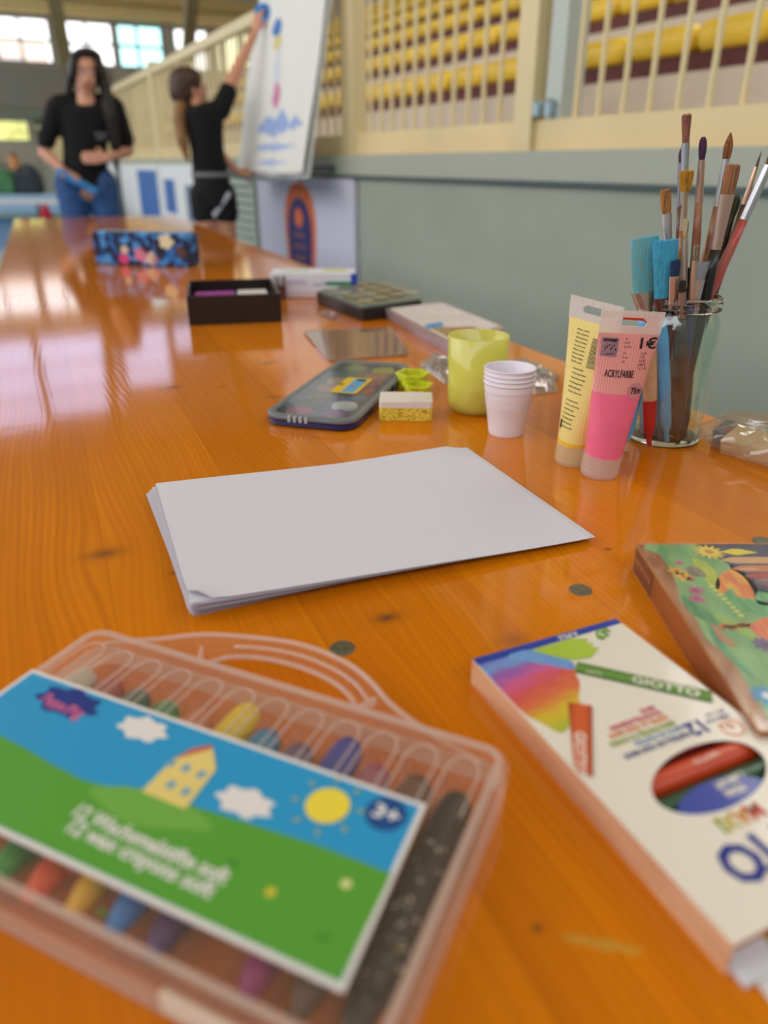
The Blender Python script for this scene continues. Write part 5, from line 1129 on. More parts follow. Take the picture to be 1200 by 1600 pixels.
# ---- white box with the blue edge
c_, q_ = loc_quad([(424, 468), (556, 466), (560, 440), (420, 440)])
wbx = thing('pastel_box', 'white box with green stripe and blue right edge standing behind the black case', 'box', T(489, 466) + Vector((0, .045, 0)), math.radians(1.5), 'boxes of pastels and pencils')
WBW, WBD, WBH = .182, .085, .050
obj('box_body', MB().box((0, 0, WBH / 2 + .0005), (WBW, WBD, WBH)), mat('box_white_blue', (226, 226, 236), .4), wbx, mods=[('BEVEL', dict(width=.001, segments=2))])
obj('box_end', MB().box((WBW / 2 + .0015, 0, WBH / 2 + .0005), (.003, WBD + .002, WBH + .001)), mat('blue_end', (36, 70, 170), .35), wbx)
obj('box_end', MB().box((WBW / 2 - .004, -WBD / 2 - .0004, WBH / 2), (.012, .0008, WBH)), mat('blue_end'), wbx)
def fr(nm, x, z, w_, h_, m_): obj(nm, MB().box((x, -WBD / 2 - .0003, z), (w_, .0005, h_)), m_, wbx)
fr('pencil_print', .055, .030, .052, .008, mat('green_pencil', (40, 140, 90), .5)); fr('pencil_print', .027, .030, .008, .004, mat('green_pencil'))
fr('pale_band', -.02, .008, .14, .012, mat('rose_band', (226, 206, 214), .5)); textm('GIOTTO', .014, mat('violet_ink', (120, 120, 190), .5), wbx, (-.068, -WBD / 2 - .0006, .031), rot=(PI / 2, 0, 0)); textm('maxi', .010, mat('violet_ink'), wbx, (.0, -WBD / 2 - .0006, .029), rot=(PI / 2, 0, 0))
obj('top_print', MB().prism(rrect(.05, .04, .008, 3, .045, .01), WBH + .0006, WBH + .0008), mat('top_yellow', (206, 206, 120), .5), wbx); obj('top_print', MB().prism(rrect(.06, .05, .008, 3, -.04, .0), WBH + .0006, WBH + .0008), mat('top_mint', (196, 216, 206), .5), wbx)

# ---- dark wooden box, open
dbm = mat('dark_wood', (34, 20, 18), .45, var=.35, vscale=3, stretch=(60, 60, 3), coat=.2)
bxO = T(372, 506); BXW, BXD, BXH, tk = .150, .130, .050, .005
dbx = thing('dark_wooden_box', 'open dark brown wooden box holding pens and paper', 'box', bxO + Vector((.0, .068, 0)), math.radians(8))
# follow the photo: left front corner 285,506 ; right front corner 441,502
A_, B_ = T(296, 509), T(441, 503); v_ = B_ - A_; dbx.rotation_euler = (0, 0, math.atan2(v_.y, v_.x)); BXW = v_.length; perp = Vector((-v_.y, v_.x, 0)).normalized(); BXD = .20
dbx.location = (A_ + B_) / 2 + perp * BXD / 2
for nm, c__, s__ in (('front_panel', (0, -BXD / 2 + tk / 2, BXH / 2), (BXW, tk, BXH)), ('back_panel', (0, BXD / 2 - tk / 2, BXH / 2), (BXW, tk, BXH)), ('side_panel', (-BXW / 2 + tk / 2, 0, BXH / 2), (tk, BXD - 2 * tk, BXH)), ('side_panel', (BXW / 2 - tk / 2, 0, BXH / 2), (tk, BXD - 2 * tk, BXH)), ('bottom_panel', (0, 0, .003), (BXW - 2 * tk, BXD - 2 * tk, .005))):
    obj(nm, MB().box((c__[0], c__[1], c__[2] + .0004), s__), dbm, dbx, mods=[('BEVEL', dict(width=.0006, segments=1))])
rz_ = math.atan2(v_.y, v_.x); ctr = dbx.location
def inbox(nm, label, cat, x, y, z, L_, w_, c_, rz=0):
    p = Vector(ctr) + Matrix.Rotation(rz_, 3, 'Z') @ Vector((x, y, 0)); p.z = TZ + z
    t = thing(nm, label, cat, p, rz_ + rz); return t
t = inbox('notebook', 'purple notebook lying in the dark wooden box', 'notebook', -.033, -.03, .008, 0, 0, 0); obj('cover', MB().prism(rrect(.075, .10, .003, 2), 0, .030), mat('purple_cover', (120, 36, 130), .4), t); obj('pages', MB().prism(rrect(.073, .098, .003, 2), .0302, .0325), mat('pages_purple', (150, 50, 150), .5), t)
t = inbox('notepad', 'white pad beside the purple notebook in the dark box', 'notebook', .037, -.022, .008, 0, 0, 0); obj('cover', MB().prism(rrect(.055, .09, .002, 2), 0, .031), WHITE, t); obj('pages', MB().prism(rrect(.053, .088, .002, 2), .0312, .033), mat('pages_grey', (206, 200, 200), .6), t)
t = inbox('felt_pen', 'magenta pen lying across the front of the dark box', 'pen', .0, -.086, .036, 0, 0, 0); obj('pen_body', MB().tube([(-.045, 0, .004), (.035, 0, .004)], .0038, 12), mat('magenta', (150, 24, 90), .4), t, smooth=True, ang=40); obj('pen_cap', MB().tube([(.035, 0, .004), (.058, 0, .004)], .0042, 12), mat('magenta_dark', (110, 16, 70), .4), t, smooth=True, ang=40)
t = thing('pencil_pot', 'small dark trinket with spiky pens beside the white box', 'pot', T(430, 468) + Vector((.012, .0, 0)))
obj('pot_wall', MB().lathe([(0, .001), (.012, .001), (.013, .028), (.011, .028), (.010, .003), (0, .003)], 20), mat('pot_brown', (90, 64, 56), .5), t, smooth=True, ang=50)
for k in range(7): a_ = k * .9; obj('spike', MB().tube([(.004 * math.cos(a_), .004 * math.sin(a_), .004), (.012 * math.cos(a_), .012 * math.sin(a_), .048)], .0015, 6), mat('spike_%d' % (k % 2), ((150, 130, 110), (60, 50, 50))[k % 2], .5), t)

# ---- blue patterned tin
A_, B_ = T(148, 413), T(296, 419); v_ = B_ - A_; TW = v_.length; perp = Vector((-v_.y, v_.x, 0)).normalized()
pt = thing('pencil_case', 'blue pencil case with black and pink floral pattern standing farthest on the table', 'pencil case', (A_ + B_) / 2 + perp * .035, math.atan2(v_.y, v_.x))
pcm = bpy.data.materials.new('floral_blue'); pcm.use_nodes = True; n = pcm.node_tree; p = n.nodes['Principled BSDF']; p.inputs['Roughness'].default_value = .4
tcn = n.nodes.new('ShaderNodeTexCoord'); vo = n.nodes.new('ShaderNodeTexNoise'); vo.inputs['Scale'].default_value = 38; vo.inputs['Detail'].default_value = 1; n.links.new(tcn.outputs['Object'], vo.inputs[0]); r = n.nodes.new('ShaderNodeValToRGB'); n.links.new(vo.outputs['Fac'], r.inputs[0]); n.links.new(r.outputs[0], p.inputs['Base Color']); r.color_ramp.interpolation = 'LINEAR'
for i, (po, co) in enumerate([(.36, (16, 22, 50)), (.47, (20, 50, 110)), (.54, (40, 120, 200)), (.7, (90, 160, 216))]):
    if i < 2: r.color_ramp.elements[i].position = po; r.color_ramp.elements[i].color = C(co)
    else: q = r.color_ramp.elements.new(po); q.color = C(co)
TH_, TD_ = .088, .06
obj('case_shell', MB().layers([[(x, z_, y_ + TH_ / 2 + .001) for x, y_ in rrect(TW, TH_, .012, 5)] for z_ in (-TD_ / 2, TD_ / 2)]), pcm, pt, mods=[('BEVEL', dict(width=.003, segments=2, limit_method='ANGLE'))])
for (x_, z_, r_, co) in ((-.055, .018, .016, (226, 70, 130)), (.0, .03, .02, (222, 130, 160)), (.03, .022, .018, (226, 196, 180)), (-.05, .042, .012, (226, 206, 176)), (.085, .066, .022, (230, 220, 180)), (.06, .045, .014, (30, 30, 40)), (.10, .035, .02, (40, 110, 190)), (.125, .04, .018, (90, 60, 50)), (.015, .05, .012, (30, 34, 60)), (.045, .02, .01, (200, 110, 120))):
    b = MB(); pts = [(x_ + r_ * (1 + .2 * math.cos(5 * a)) * math.cos(a), z_ + r_ * .9 * (1 + .2 * math.cos(5 * a)) * math.sin(a)) for a in [2 * PI * k / 25 for k in range(25)]]
    b.layers([[(x, yy, z) for x, z in pts] for yy in (-TD_ / 2 - .0012, -TD_ / 2 - .0002)]); obj('printed_flower', b, mat('tin_print_%d_%d_%d' % co, co, .45), pt)
obj('zip', MB().box((0, -.0, TH_ + .0015), (TW * .9, .006, .002)), mat('zip_pale', (190, 190, 150), .5), pt)
obj('zip_pull', MB().box((TW * .42, 0, TH_ + .003), (.014, .005, .002)), STEEL, pt)

# ================================================================ FLIP CHART
Lb = D(378, 266, 4.77); Rb = D(481, 273, 3.84)
fx = (Rb - Lb); fx.z = 0; FW = fx.length; fx.normalize(); fb = Vector((fx.y, -fx.x, 0)); fb = fb if fb.y < 0 else -fb     # fb faces the camera side
zb = (Lb.z + Rb.z) / 2; fc = thing('painting_board', 'big white painted sheet on a board leaning back against the railing', 'board', (Lb + Rb) / 2 - Vector((0, 0, zb)), math.atan2(fx.y, fx.x))
steelg = mat('easel_grey', (92, 96, 100), .4, metal=.6); sheetm = bpy.data.materials.new('painted_sheet'); sheetm.use_nodes = True
lean = .19
def fp(x, z, off=0): return (x, lean * (z - zb) - off, z)
Hs = 1.02
n = sheetm.node_tree; p = n.nodes['Principled BSDF']; p.inputs['Roughness'].default_value = .8
tcn = n.nodes.new('ShaderNodeTexCoord'); sp = n.nodes.new('ShaderNodeSeparateXYZ'); n.links.new(tcn.outputs['Object'], sp.inputs[0]); n1 = n.nodes.new('ShaderNodeTexNoise'); n1.inputs['Scale'].default_value = 14; n.links.new(tcn.outputs['Object'], n1.inputs[0])
def mth(op, a, b=None, cl=False):
    q = n.nodes.new('ShaderNodeMath'); q.operation = op; q.use_clamp = cl
    for i, v in enumerate((a, b)):
        if v is None: continue
        if isinstance(v, (int, float)): q.inputs[i].default_value = v
        else: n.links.new(v, q.inputs[i])
    return q.outputs[0]
cur = None
def spot(cx_, cz_, rx_, rz2, co, op=1.0, nz=.8):
    global cur
    a = mth('POWER', mth('DIVIDE', mth('SUBTRACT', sp.outputs[0], cx_), rx_), 2); b_ = mth('POWER', mth('DIVIDE', mth('SUBTRACT', sp.outputs[2], cz_), rz2), 2)
    f = mth('MULTIPLY', mth('LESS_THAN', mth('ADD', mth('ADD', a, b_), mth('MULTIPLY', mth('SUBTRACT', n1.outputs['Fac'], .5), nz * 2)), 1.0), op)
    m_ = n.nodes.new('ShaderNodeMix'); m_.data_type = 'RGBA'; n.links.new(f, m_.inputs['Factor'])
    if cur is None: m_.inputs['A'].default_value = C((226, 226, 222))
    else: n.links.new(cur, m_.inputs['A'])
    m_.inputs['B'].default_value = C(co); cur = m_.outputs['Result']
PM0 = (Lb + Rb) / 2; ex_ = fx.copy(); ey_ = Vector((-fx.y, fx.x, 0)); ez_ = (Vector((0, 0, 1)) + ey_ * lean); nn_ = ex_.cross(ez_)
def sh_px(px, py):
    r_ = ray(px, py); C0 = Vector((0, 0, CAMH)); t_ = (PM0 - C0).dot(nn_) / r_.dot(nn_); q_ = C0 + r_ * t_ - PM0; return q_.dot(ex_), PM0.z + q_.z
def spx(px, py, rx_, ry_, co, op=1.0, nz=.8):
    cx_, cz_ = sh_px(px, py); a_ = sh_px(px + rx_, py); b_ = sh_px(px, py - ry_); spot(cx_, cz_, abs(a_[0] - cx_), abs(b_[1] - cz_), co, op, nz)
spx(440, 44, 8, 14, (70, 120, 190)); spx(440, 68, 8, 12, (214, 200, 140)); spx(439, 105, 4, 32, (190, 204, 226), .8); spx(438, 148, 8, 19, (206, 130, 170)); spx(390, 48, 12, 17, (60, 140, 210)); spx(414, 26, 16, 12, (80, 150, 214))
spx(440, 194, 32, 15, (110, 150, 220), .75, 2.2); spx(432, 230, 26, 6, (120, 156, 222), .7, 2.2); spx(428, 254, 22, 5, (130, 160, 224), .6, 2.2)
n.links.new(cur, p.inputs['Base Color'])
b = MB()
def shp(u, v, dz=0):
    x = -FW / 2 + FW * u; z = zb + Hs * v; k = .010 * math.sin(9 * u + 5 * v) * (0.3 + v) + .006 * math.sin(21 * u + 3 * v)
    x += .10 * v * (1 - u)
    return (x, lean * (z - zb) - .022 - k - dz, z + .004 * math.sin(7 * u))
b.grid(lambda u, v: shp(u, v), 28, 30); b.grid(lambda u, v: shp(u, v, -.0015), 28, 30)
obj('painted_sheet', b, sheetm, fc, smooth=True)
b = MB(); vs = [fp(x, z, o_) for o_ in (0, -.018) for x, z in ((-FW / 2 + .02, zb - .02), (FW / 2 - .01, zb - .02), (FW / 2 - .01, zb + Hs), (-FW / 2 + .02, zb + Hs))]
b.add(vs, [(0, 1, 2, 3), (7, 6, 5, 4), (0, 4, 5, 1), (1, 5, 6, 2), (2, 6, 7, 3), (3, 7, 4, 0)]); obj('board', b, mat('board_white', (214, 216, 216), .4), fc)
obj('clamp_bar', MB().box((0, lean * Hs - .02, zb + Hs), (FW, .03, .04)), steelg, fc)
obj('tray', MB().box((.03, -.035, zb - .03), (FW + .02, .07, .018)), mat('tray_grey', (110, 116, 124), .4), fc)
for x_ in (-FW / 2 + .1, FW / 2 - .08):
    obj('prop', MB().beam((x_, .02, zb + .02), (x_, .17, zb + .02), .03, .03), steelg, fc); obj('hook', MB().tube([(x_, lean * Hs, zb + Hs), (x_, lean * Hs + .05, zb + Hs + .03), (x_, lean * Hs + .07, zb + Hs - .02)], .006, 8), steelg, fc, smooth=True)

# ================================================================ PEOPLE
skin = mat('skin', (206, 150, 124), .55, k=1.0, var=.03, vscale=9); skin2 = mat('skin_tan', (206, 146, 116), .55); lipm = mat('lips', (176, 92, 88), .5); eyew = mat('eye_white', (226, 222, 216), .3); iris = mat('iris', (60, 42, 30), .3)
hair_d = mat('dark_hair', (26, 18, 16), .45, var=.3, vscale=3, stretch=(60, 60, 5), bump=.5, bscale=90); hair_b = mat('brown_hair', (78, 54, 38), .5, c2=(52, 34, 24), vscale=3, stretch=(60, 60, 5), bump=.5, bscale=90); hair_l = mat('fair_hair', (150, 110, 62), .5, c2=(110, 76, 40), vscale=3, stretch=(60, 60, 5))
black_t = mat('black_cotton', (11, 11, 14), .9, bump=.3, bscale=40); jeans = mat('blue_jeans', (44, 74, 122), .85, c2=(58, 92, 142), vscale=30, bump=.3, bscale=300)
def cap_(b, p, q, r0, r1, n_=9, fl_=1.0):
    p, q = Vector(p), Vector(q)
    for k in range(n_): f = k / (n_ - 1); r = r0 + (r1 - r0) * f; b.sph(p.lerp(q, f), (r, r * fl_, r), 14, 10)
def chain(b, pts, n_=7):
    for (p, r0), (q, r1) in zip(pts, pts[1:]): cap_(b, p, q, r0, r1, n_)
def hand(b, wrist, dirv, palm_n, s_=1.0, curl=.5):
    """palm and five separate fingers"""
    w_ = Vector(wrist); d_ = Vector(dirv).normalized(); nrm = Vector(palm_n); nrm = (nrm - d_ * nrm.dot(d_)).normalized(); sd = d_.cross(nrm)
    for k in range(5):
        for j in (-1, -.33, .33, 1): b.sph(w_ + d_ * (.015 + .016 * k) * s_ + sd * j * (.016 + .003 * k) * s_, .0125 * s_, 8, 6)
    for i, (L_, o_) in enumerate(((.068, -1), (.078, -.35), (.074, .3), (.058, .95))):
        p = w_ + d_ * .083 * s_ + sd * o_ * .029 * s_; dd = d_.copy()
        for seg in range(3):
            q = p + dd * (L_ * (.45, .32, .23)[seg]) * s_; cap_(b, p, q, .0088 * s_, .0078 * s_, 5); p = q; dd = (dd + nrm * curl * .6 + sd * o_ * .03).normalized()
    p = w_ + d_ * .03 * s_ - sd * .024 * s_; dd = (d_ * .6 - sd * .8 + nrm * .25).normalized()
    for L_ in (.034, .028, .024): q = p + dd * L_ * s_; cap_(b, p, q, .0105 * s_, .009 * s_, 5); p = q; dd = (dd + d_ * .5 + nrm * curl * .3).normalized()
def head(b, c, fwd, s_=1.0, up=(0, 0, 1)):
    """skull, jaw, nose, ears pushed out of one volume; c = centre, fwd = way the face looks"""
    c = Vector(c); f = Vector(fwd).normalized(); u = Vector(up); u = (u - f * u.dot(f)).normalized(); r = f.cross(u)
    M = Matrix((r, f, u)).transposed().to_4x4(); M.translation = c
    b.sph((0, -.012 * s_, .025 * s_), (.074 * s_, .092 * s_, .088 * s_), 20, 14, M=M); b.sph((0, .018 * s_, -.035 * s_), (.058 * s_, .068 * s_, .072 * s_), 18, 12, M=M); b.sph((0, .048 * s_, -.085 * s_), (.028 * s_, .026 * s_, .024 * s_), 12, 8, M=M)
    b.sph((0, .088 * s_, -.018 * s_), (.010 * s_, .014 * s_, .022 * s_), 10, 8, M=M); b.sph((0, .096 * s_, -.032 * s_), (.014 * s_, .013 * s_, .010 * s_), 10, 8, M=M)
    for sd in (-1, 1):
        b.sph((sd * .076 * s_, -.005 * s_, -.01 * s_), (.010 * s_, .018 * s_, .030 * s_), 10, 8, M=M); b.sph((sd * .034 * s_, .062 * s_, -.03 * s_), (.022 * s_, .018 * s_, .02 * s_), 10, 8, M=M); b.sph((sd * .030 * s_, .076 * s_, .022 * s_), (.024 * s_, .010 * s_, .007 * s_), 10, 8, M=M)
    return M
def face(root, M, s_):
    for sd in (-1, 1):
        obj('eye', MB().sph((sd * .030 * s_, .072 * s_, .003 * s_), (.0135 * s_, .012 * s_, .009 * s_), 12, 8, M=M), eyew, root, smooth=True); obj('iris', MB().sph((sd * .030 * s_, .0815 * s_, .003 * s_), (.0055 * s_, .004 * s_, .0055 * s_), 10, 6, M=M), iris, root, smooth=True)
        obj('eyebrow', MB().tube([M @ Vector((sd * (.016 + .009 * k) * s_, (.0885 - .004 * k * k * .5) * s_, (.026 + .004 * math.sin(k)) * s_)) for k in range(4)], .0028 * s_, 6), hair_d, root)
    obj('mouth', MB().sph((0, .081 * s_, -.060 * s_), (.024 * s_, .008 * s_, .0065 * s_), 12, 8, M=M), lipm, root, smooth=True)

# the long haired person behind the table's far end
wo = D(130, 255, 4.78); wo.z = 0
face_dir = Vector((-wo.x, -wo.y, 0)).normalized(); ra_ = math.atan2(face_dir.y, face_dir.x) + PI / 2    # local -y looks to the camera
wp = thing('person', 'person with long dark hair, black T-shirt and blue jeans standing behind the table end', 'person', wo, ra_, 'people in the hall')
b = MB()
chain(b, [((-.09, .0, .88), .088), ((-.095, -.01, .50), .058), ((-.10, .01, .44), .054), ((-.105, .02, .10), .036)]); chain(b, [((.09, .0, .88), .088), ((.105, -.02, .50), .058), ((.11, -.01, .44), .054), ((.12, .02, .10), .036)])
for sx_ in (-.105, .12): cap_(b, (sx_, .02, .05), (sx_, -.14, .035), .038, .026, 7)
for k in range(14):
    f = k / 13; z = .86 + f * .385; wd = .135 - .04 * math.sin(PI * f * .9) + .035 * f; b.sph((0, .0, z), (wd, .088 + .01 * math.sin(PI * f), .06), 18, 10)
cap_(b, (-.125, 0, 1.288), (.125, 0, 1.288), .050, .050, 9); chain(b, [((0, -.015, 1.275), .072), ((0, -.005, 1.33), .056), ((0, .0, 1.40), .046)])
chain(b, [((-.165, 0, 1.285), .050), ((-.235, .02, 1.07), .036), ((-.135, -.08, .985), .025)], 9); chain(b, [((.165, 0, 1.285), .050), ((.250, .02, 1.08), .036), ((.130, -.115, 1.040), .025)], 9)
hand(b, (-.135, -.08, .985), (.55, -.45, -.25), (.2, -.3, -.9), .95, .6); hand(b, (.130, -.115, 1.040), (-.95, -.1, .0), (.0, .9, -.3), .95, .35)
HMx = head(b, (0, -.012, 1.465), (0.05, -1, -.12), .96)
bake_blobs('body', b, .0062, 3, skin, wp); face(wp, HMx, .96)
b = MB()
for k in range(16):
    f = k / 15; z = .90 + f * .375; wd = .152 - .036 * math.sin(PI * f * .9) + .03 * f; b.sph((0, .0, z), (wd, .104 + .01 * math.sin(PI * f), .05), 18, 10)
cap_(b, (-.15, 0, 1.300), (-.085, 0, 1.302), .064, .060, 6); cap_(b, (.15, 0, 1.300), (.085, 0, 1.302), .064, .060, 6); cap_(b, (-.11, .008, 1.318), (-.055, .022, 1.345), .052, .036, 7); cap_(b, (.11, .008, 1.318), (.055, .022, 1.345), .052, .036, 7); cap_(b, (-.04, .045, 1.35), (.04, .045, 1.35), .036, .036, 5); cap_(b, (-.165, 0, 1.29), (-.218, .014, 1.13), .062, .055, 8); cap_(b, (.165, 0, 1.29), (.232, .016, 1.13), .062, .055, 8)
sh_ = bake_blobs('t_shirt', b, .010, 3, black_t, wp)
for k in range(3): obj('shirt_print', MB().box((.085, -.1245 - .0 * k, 1.165 - k * .014), (.075 - .015 * k, .003, .006), rz=.12), mat('print_grey', (120, 120, 126), .7), sh_)
b = MB(); chain(b, [((-.09, .0, .89), .100), ((-.095, -.01, .50), .069), ((-.10, .01, .44), .066), ((-.105, .02, .07), .056)], 9); chain(b, [((.09, .0, .89), .100), ((.105, -.02, .50), .069), ((.11, -.01, .44), .066), ((.12, .02, .07), .056)], 9)
cap_(b, (-.06, 0, .93), (.06, 0, .93), .095, .095, 5, .95); bake_blobs('jeans', b, .010, 3, jeans, wp)
for sx_ in (-.105, .12): b = MB(); cap_(b, (sx_, .045, .038), (sx_, -.15, .033), .044, .034, 8); bake_blobs('shoe', b, .009, 3, mat('shoe_white', (206, 206, 206), .6), wp)
b = MB(); HC = Vector((0, .012, 1.495))
for k in range(14):
    a = -.3 + (PI + .6) * k / 13; b.sph(HC + Vector((.072 * math.cos(a), .012 + .055 * math.sin(a), -.01)), (.034, .04, .07), 12, 8)
b.sph(HC + Vector((0, .008, .03)), (.088, .092, .070), 18, 12); b.sph((0, -.055, 1.562), (.070, .045, .028), 16, 10); b.sph((-.070, -.045, 1.50), (.026, .05, .07), 12, 10); b.sph((.070, -.045, 1.50), (.026, .05, .07), 12, 10)
chain(b, [((-.078, .0, 1.50), .03), ((-.094, .01, 1.40), .026), ((-.100, .02, 1.30), .018)]); chain(b, [((.080, -.0, 1.50), .030), ((.108, -.015, 1.40), .036), ((.135, -.055, 1.26), .046), ((.170, -.06, 1.12), .036), ((.185, -.04, .98), .014)], 8)
chain(b, [((0, .09, 1.46), .06), ((0, .11, 1.30), .07), ((.03, .12, 1.12), .05)], 8)
bake_blobs('hair', b, .010, 3, hair_d, wp)
for pc_o in wp.children_recursive:
    for v in pc_o.data.vertices:
        v.co.x = v.co.x * .95 + max(0, v.co.z - .95) * .17
bt = thing('cloth', 'blue cloth held in the hand of the long haired person', 'cloth', wo + Matrix.Rotation(ra_, 3, 'Z') @ Vector((-.065, -.155, .925)), ra_)
b = MB()
for k in range(9): b.sph((.02 * k - .06, random.uniform(-.01, .01), -.012 * k + .04), (.028, .02, .022), 10, 6)
bake_blobs('folded_cloth', b, .006, 2, mat('blue_cloth', (70, 140, 206), .8), bt)

# the child painting the sheet
co_ = H(1.17, 4.42, 0)
cp_ = thing('person', 'person in black shorts and T-shirt reaching up to the painted sheet, seen from behind', 'person', co_, 0, 'people in the hall')
b = MB()
chain(b, [((-.045, .0, .85), .068), ((-.045, .01, .46), .046), ((-.05, .03, .40), .043), ((-.05, .05, .08), .028)], 9); chain(b, [((.055, .03, .85), .068), ((.06, .05, .46), .046), ((.06, .06, .40), .043), ((.065, .09, .08), .028)], 9)
cap_(b, (-.05, .05, .04), (-.01, .17, .03), .03, .022, 7); cap_(b, (.065, .09, .04), (.115, .20, .03), .03, .022, 7)
for k in range(13):
    f = k / 12; z = .86 + f * .32; wd = .090 - .016 * math.sin(PI * f) + .012 * f; b.sph((.0 - .012 * f, .02, z), (wd, .072, .05), 16, 10)
cap_(b, (-.075, .02, 1.245), (.085, .03, 1.275), .042, .042, 8)
HCn = Vector((-.078, .055, 1.372)); chain(b, [((-.02, .02, 1.24), .042), ((-.055, .04, 1.32), .038)])
chain(b, [((.085, .03, 1.28), .044), ((.165, .08, 1.440), .034), ((.272, .13, 1.625), .022)], 11); hand(b, (.272, .13, 1.625), (.25, .3, .9), (.5, .7, -.4), .88, .5)
chain(b, [((-.085, .03, 1.235), .040), ((.02, .13, 1.07), .032), ((.130, .10, .972), .021)], 9); hand(b, (.130, .10, .972), (.95, .1, -.05), (.0, .5, -.8), .88, .5)
HM2 = head(b, HCn, (.82, .48, .30), .88)
bake_blobs('body', b, .0062, 3, skin2, cp_); face(cp_, HM2, .88)
b = MB()
for k in range(15):
    f = k / 14; z = .94 + f * .305; wd = .104 - .014 * math.sin(PI * f) + .008 * f; b.sph((-.0 - .012 * f, .02, z), (wd, .088, .05), 16, 10)
cap_(b, (-.075, .02, 1.243), (.085, .03, 1.270), .052, .052, 8); cap_(b, (.085, .03, 1.275), (.126, .055, 1.355), .054, .050, 7); cap_(b, (-.085, .03, 1.235), (-.035, .08, 1.155), .050, .046, 7)
bake_blobs('t_shirt', b, .009, 3, black_t, cp_)
b = MB()
for k in range(7): b.sph((.005, .015, .925 - .02 * k), (.103, .088, .04), 16, 10)
cap_(b, (-.048, .0, .85), (-.05, .005, .760), .076, .074, 7); cap_(b, (.056, .03, .85), (.062, .035, .760), .076, .074, 7); so_ = bake_blobs('shorts', b, .009, 3, mat('black_shorts', (12, 12, 15), .8), cp_)
b = MB(); b.lathe([(.1, 0), (.104, .0), (.104, .022), (.1, .022)], 28, (0, 0, 0), sy=.86); b2_ = obj('waistband', b, mat('grey_band', (120, 120, 124), .7), so_); b2_.scale = (1.04, 1.06, 1); b2_.location = (.004, .016, .945)
for k in range(6): obj('side_stripe', MB().sph((.100 - .016 * k, -.034 - .004 * k, .855 - .02 * k), (.014, .012, .016), 10, 6), mat('stripe_white', (200, 200, 206), .7), so_, smooth=True)
for (x_, y_) in ((-.04, .08), (.08, .12)): b = MB(); cap_(b, (x_ - .01, y_ - .05, .035), (x_ + .04, y_ + .09, .03), .038, .030, 8); bake_blobs('shoe', b, .009, 3, mat('shoe_white'), cp_)
b = MB(); b.sph(HCn + Vector((-.022, -.014, .022)), (.082, .084, .080), 18, 12); b.sph(HCn + Vector((-.035, -.03, -.015)), (.070, .068, .075), 16, 10); b.sph(HCn + Vector((.0, -.02, .045)), (.076, .072, .056), 16, 10)
hr = bake_blobs('hair', b, .009, 3, hair_b, cp_)
b = MB(); chain(b, [((-.115, .01, 1.32), .032), ((-.130, -.03, 1.22), .034), ((-.120, -.05, 1.12), .032), ((-.100, -.055, 1.03), .014)], 9); bake_blobs('ponytail', b, .009, 3, hair_l, hr)
mk = thing('sponge_brush', 'blue paint sponge in the raised hand of the person in shorts', 'sponge', co_ + Vector((.305, .175, 1.735)))
b = MB(); b.sph((0, 0, 0), (.032, .02, .026), 12, 8); b.sph((.018, 0, .018), (.028, .018, .02), 12, 8); bake_blobs('sponge_head', b, .005, 2, mat('blue_sponge', (60, 136, 206), .9), mk)

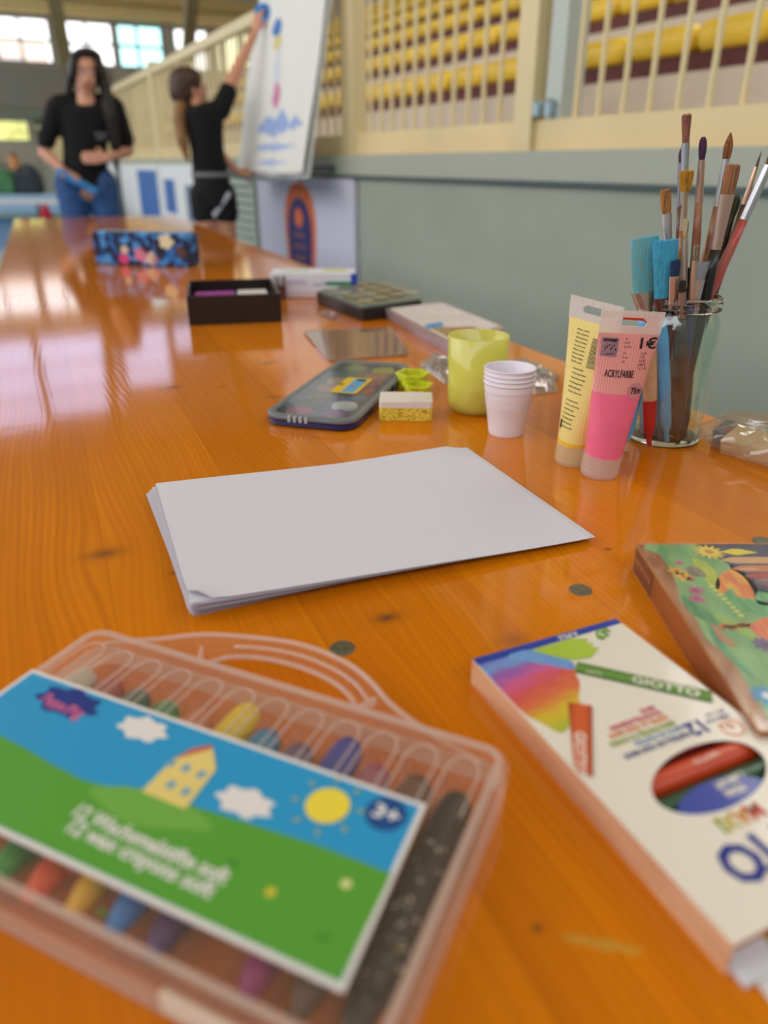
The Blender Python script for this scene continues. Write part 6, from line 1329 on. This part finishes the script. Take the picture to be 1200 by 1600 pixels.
# ================================================================ CLUTTER FAR LEFT
def far(x, y, fy): p = D(x, y, fy); return p
p0 = D(20, 300, 9.0)
lb_ = thing('gym_bench', 'low light blue padded bench far away on the left of the hall', 'bench', (p0.x - .6, 9.0, 0)); zt = D(20, 303, 9).z
obj('pad', MB().box((0, 0, zt - .09), (2.9, .5, .18)), mat('blue_pad', (140, 170, 200), .5), lb_, mods=[('BEVEL', dict(width=.02, segments=2))])
obj('pad_stripe', MB().box((0, -.255, zt - .07), (2.9, .01, .035)), mat('pad_white', (190, 204, 214)), lb_)
for x_ in (-1.3, 1.3): obj('leg', MB().box((x_, 0, (zt - .18) / 2), (.08, .4, zt - .18)), steelg, lb_)
obj('base_board', MB().box((0, .1, zt * .4), (2.8, .03, zt * .5)), mat('blue_pad2', (120, 150, 180), .6), lb_)
def bag(label, px, py, fy, sz, c_, cat='bag', nm='sports_bag', z=None):
    p = D(px, py, fy); t = thing(nm, label, cat, (p.x, fy, z if z is not None else 0)); b = MB(); w_, d_, h_ = sz; rnd = random.Random(px)
    for k in range(8): b.sph((rnd.uniform(-.3, .3) * w_, rnd.uniform(-.25, .25) * d_, h_ * (.3 + .4 * rnd.random())), (w_ * .32, d_ * .35, h_ * .3), 10, 8)
    b.box((0, 0, h_ * .25), (w_ * .9, d_ * .8, h_ * .48)); bake_blobs('bag_body', b, max(.015, w_ / 25), 3, mat('bag_%d_%d' % (c_[0], c_[1]), c_, .8), t)
    obj('strap', MB().tube([(-w_ * .3, 0, h_ * .6), (-w_ * .15, 0, h_ * .98), (w_ * .15, 0, h_ * .98), (w_ * .3, 0, h_ * .6)], .012, 6), mat('strap_dark', (40, 40, 44), .7), t, smooth=True); return t
bag('green bag on the light blue bench, leftmost of the far clutter', 2, 280, 9.05, (.40, .3, .30), (70, 120, 80), z=zt)
bag('dark backpack on the light blue bench beside the green bag', 46, 280, 9.0, (.26, .25, .30), (46, 54, 62), nm='backpack', z=zt)
bag('orange brown jacket heap on the bench behind the green bag', 24, 262, 9.2, (.12, .2, .42), (190, 130, 90), 'jacket', 'jacket_heap', z=zt)
bag('red bag left of the long haired person', 64, 315, 6.2, (.17, .2, .74), (176, 30, 56), nm='red_bag')
bag('small green bag between the red bag and the long haired person', 86, 325, 6.0, (.15, .2, .66), (40, 110, 70), nm='green_bag')
sp0 = D(188, 300, 6.6); ts = thing('tripod_stand', 'dark thin tripod stand right behind the long haired person', 'stand', (sp0.x, 6.6, 0)); ztop = D(188, 235, 6.6).z
obj('pole', MB().tube([(0, 0, .3), (0, 0, ztop)], .018, 10), steelg, ts, smooth=True); obj('collar', MB().lathe([(.0, .36), (.035, .36), (.035, .44), (0, .44)], 12), steelg, ts)
for k in range(3): a_ = k * 2.09; obj('leg', MB().tube([(0, 0, .4), (.32 * math.cos(a_), .32 * math.sin(a_), .01)], .012, 8), steelg, ts, smooth=True)
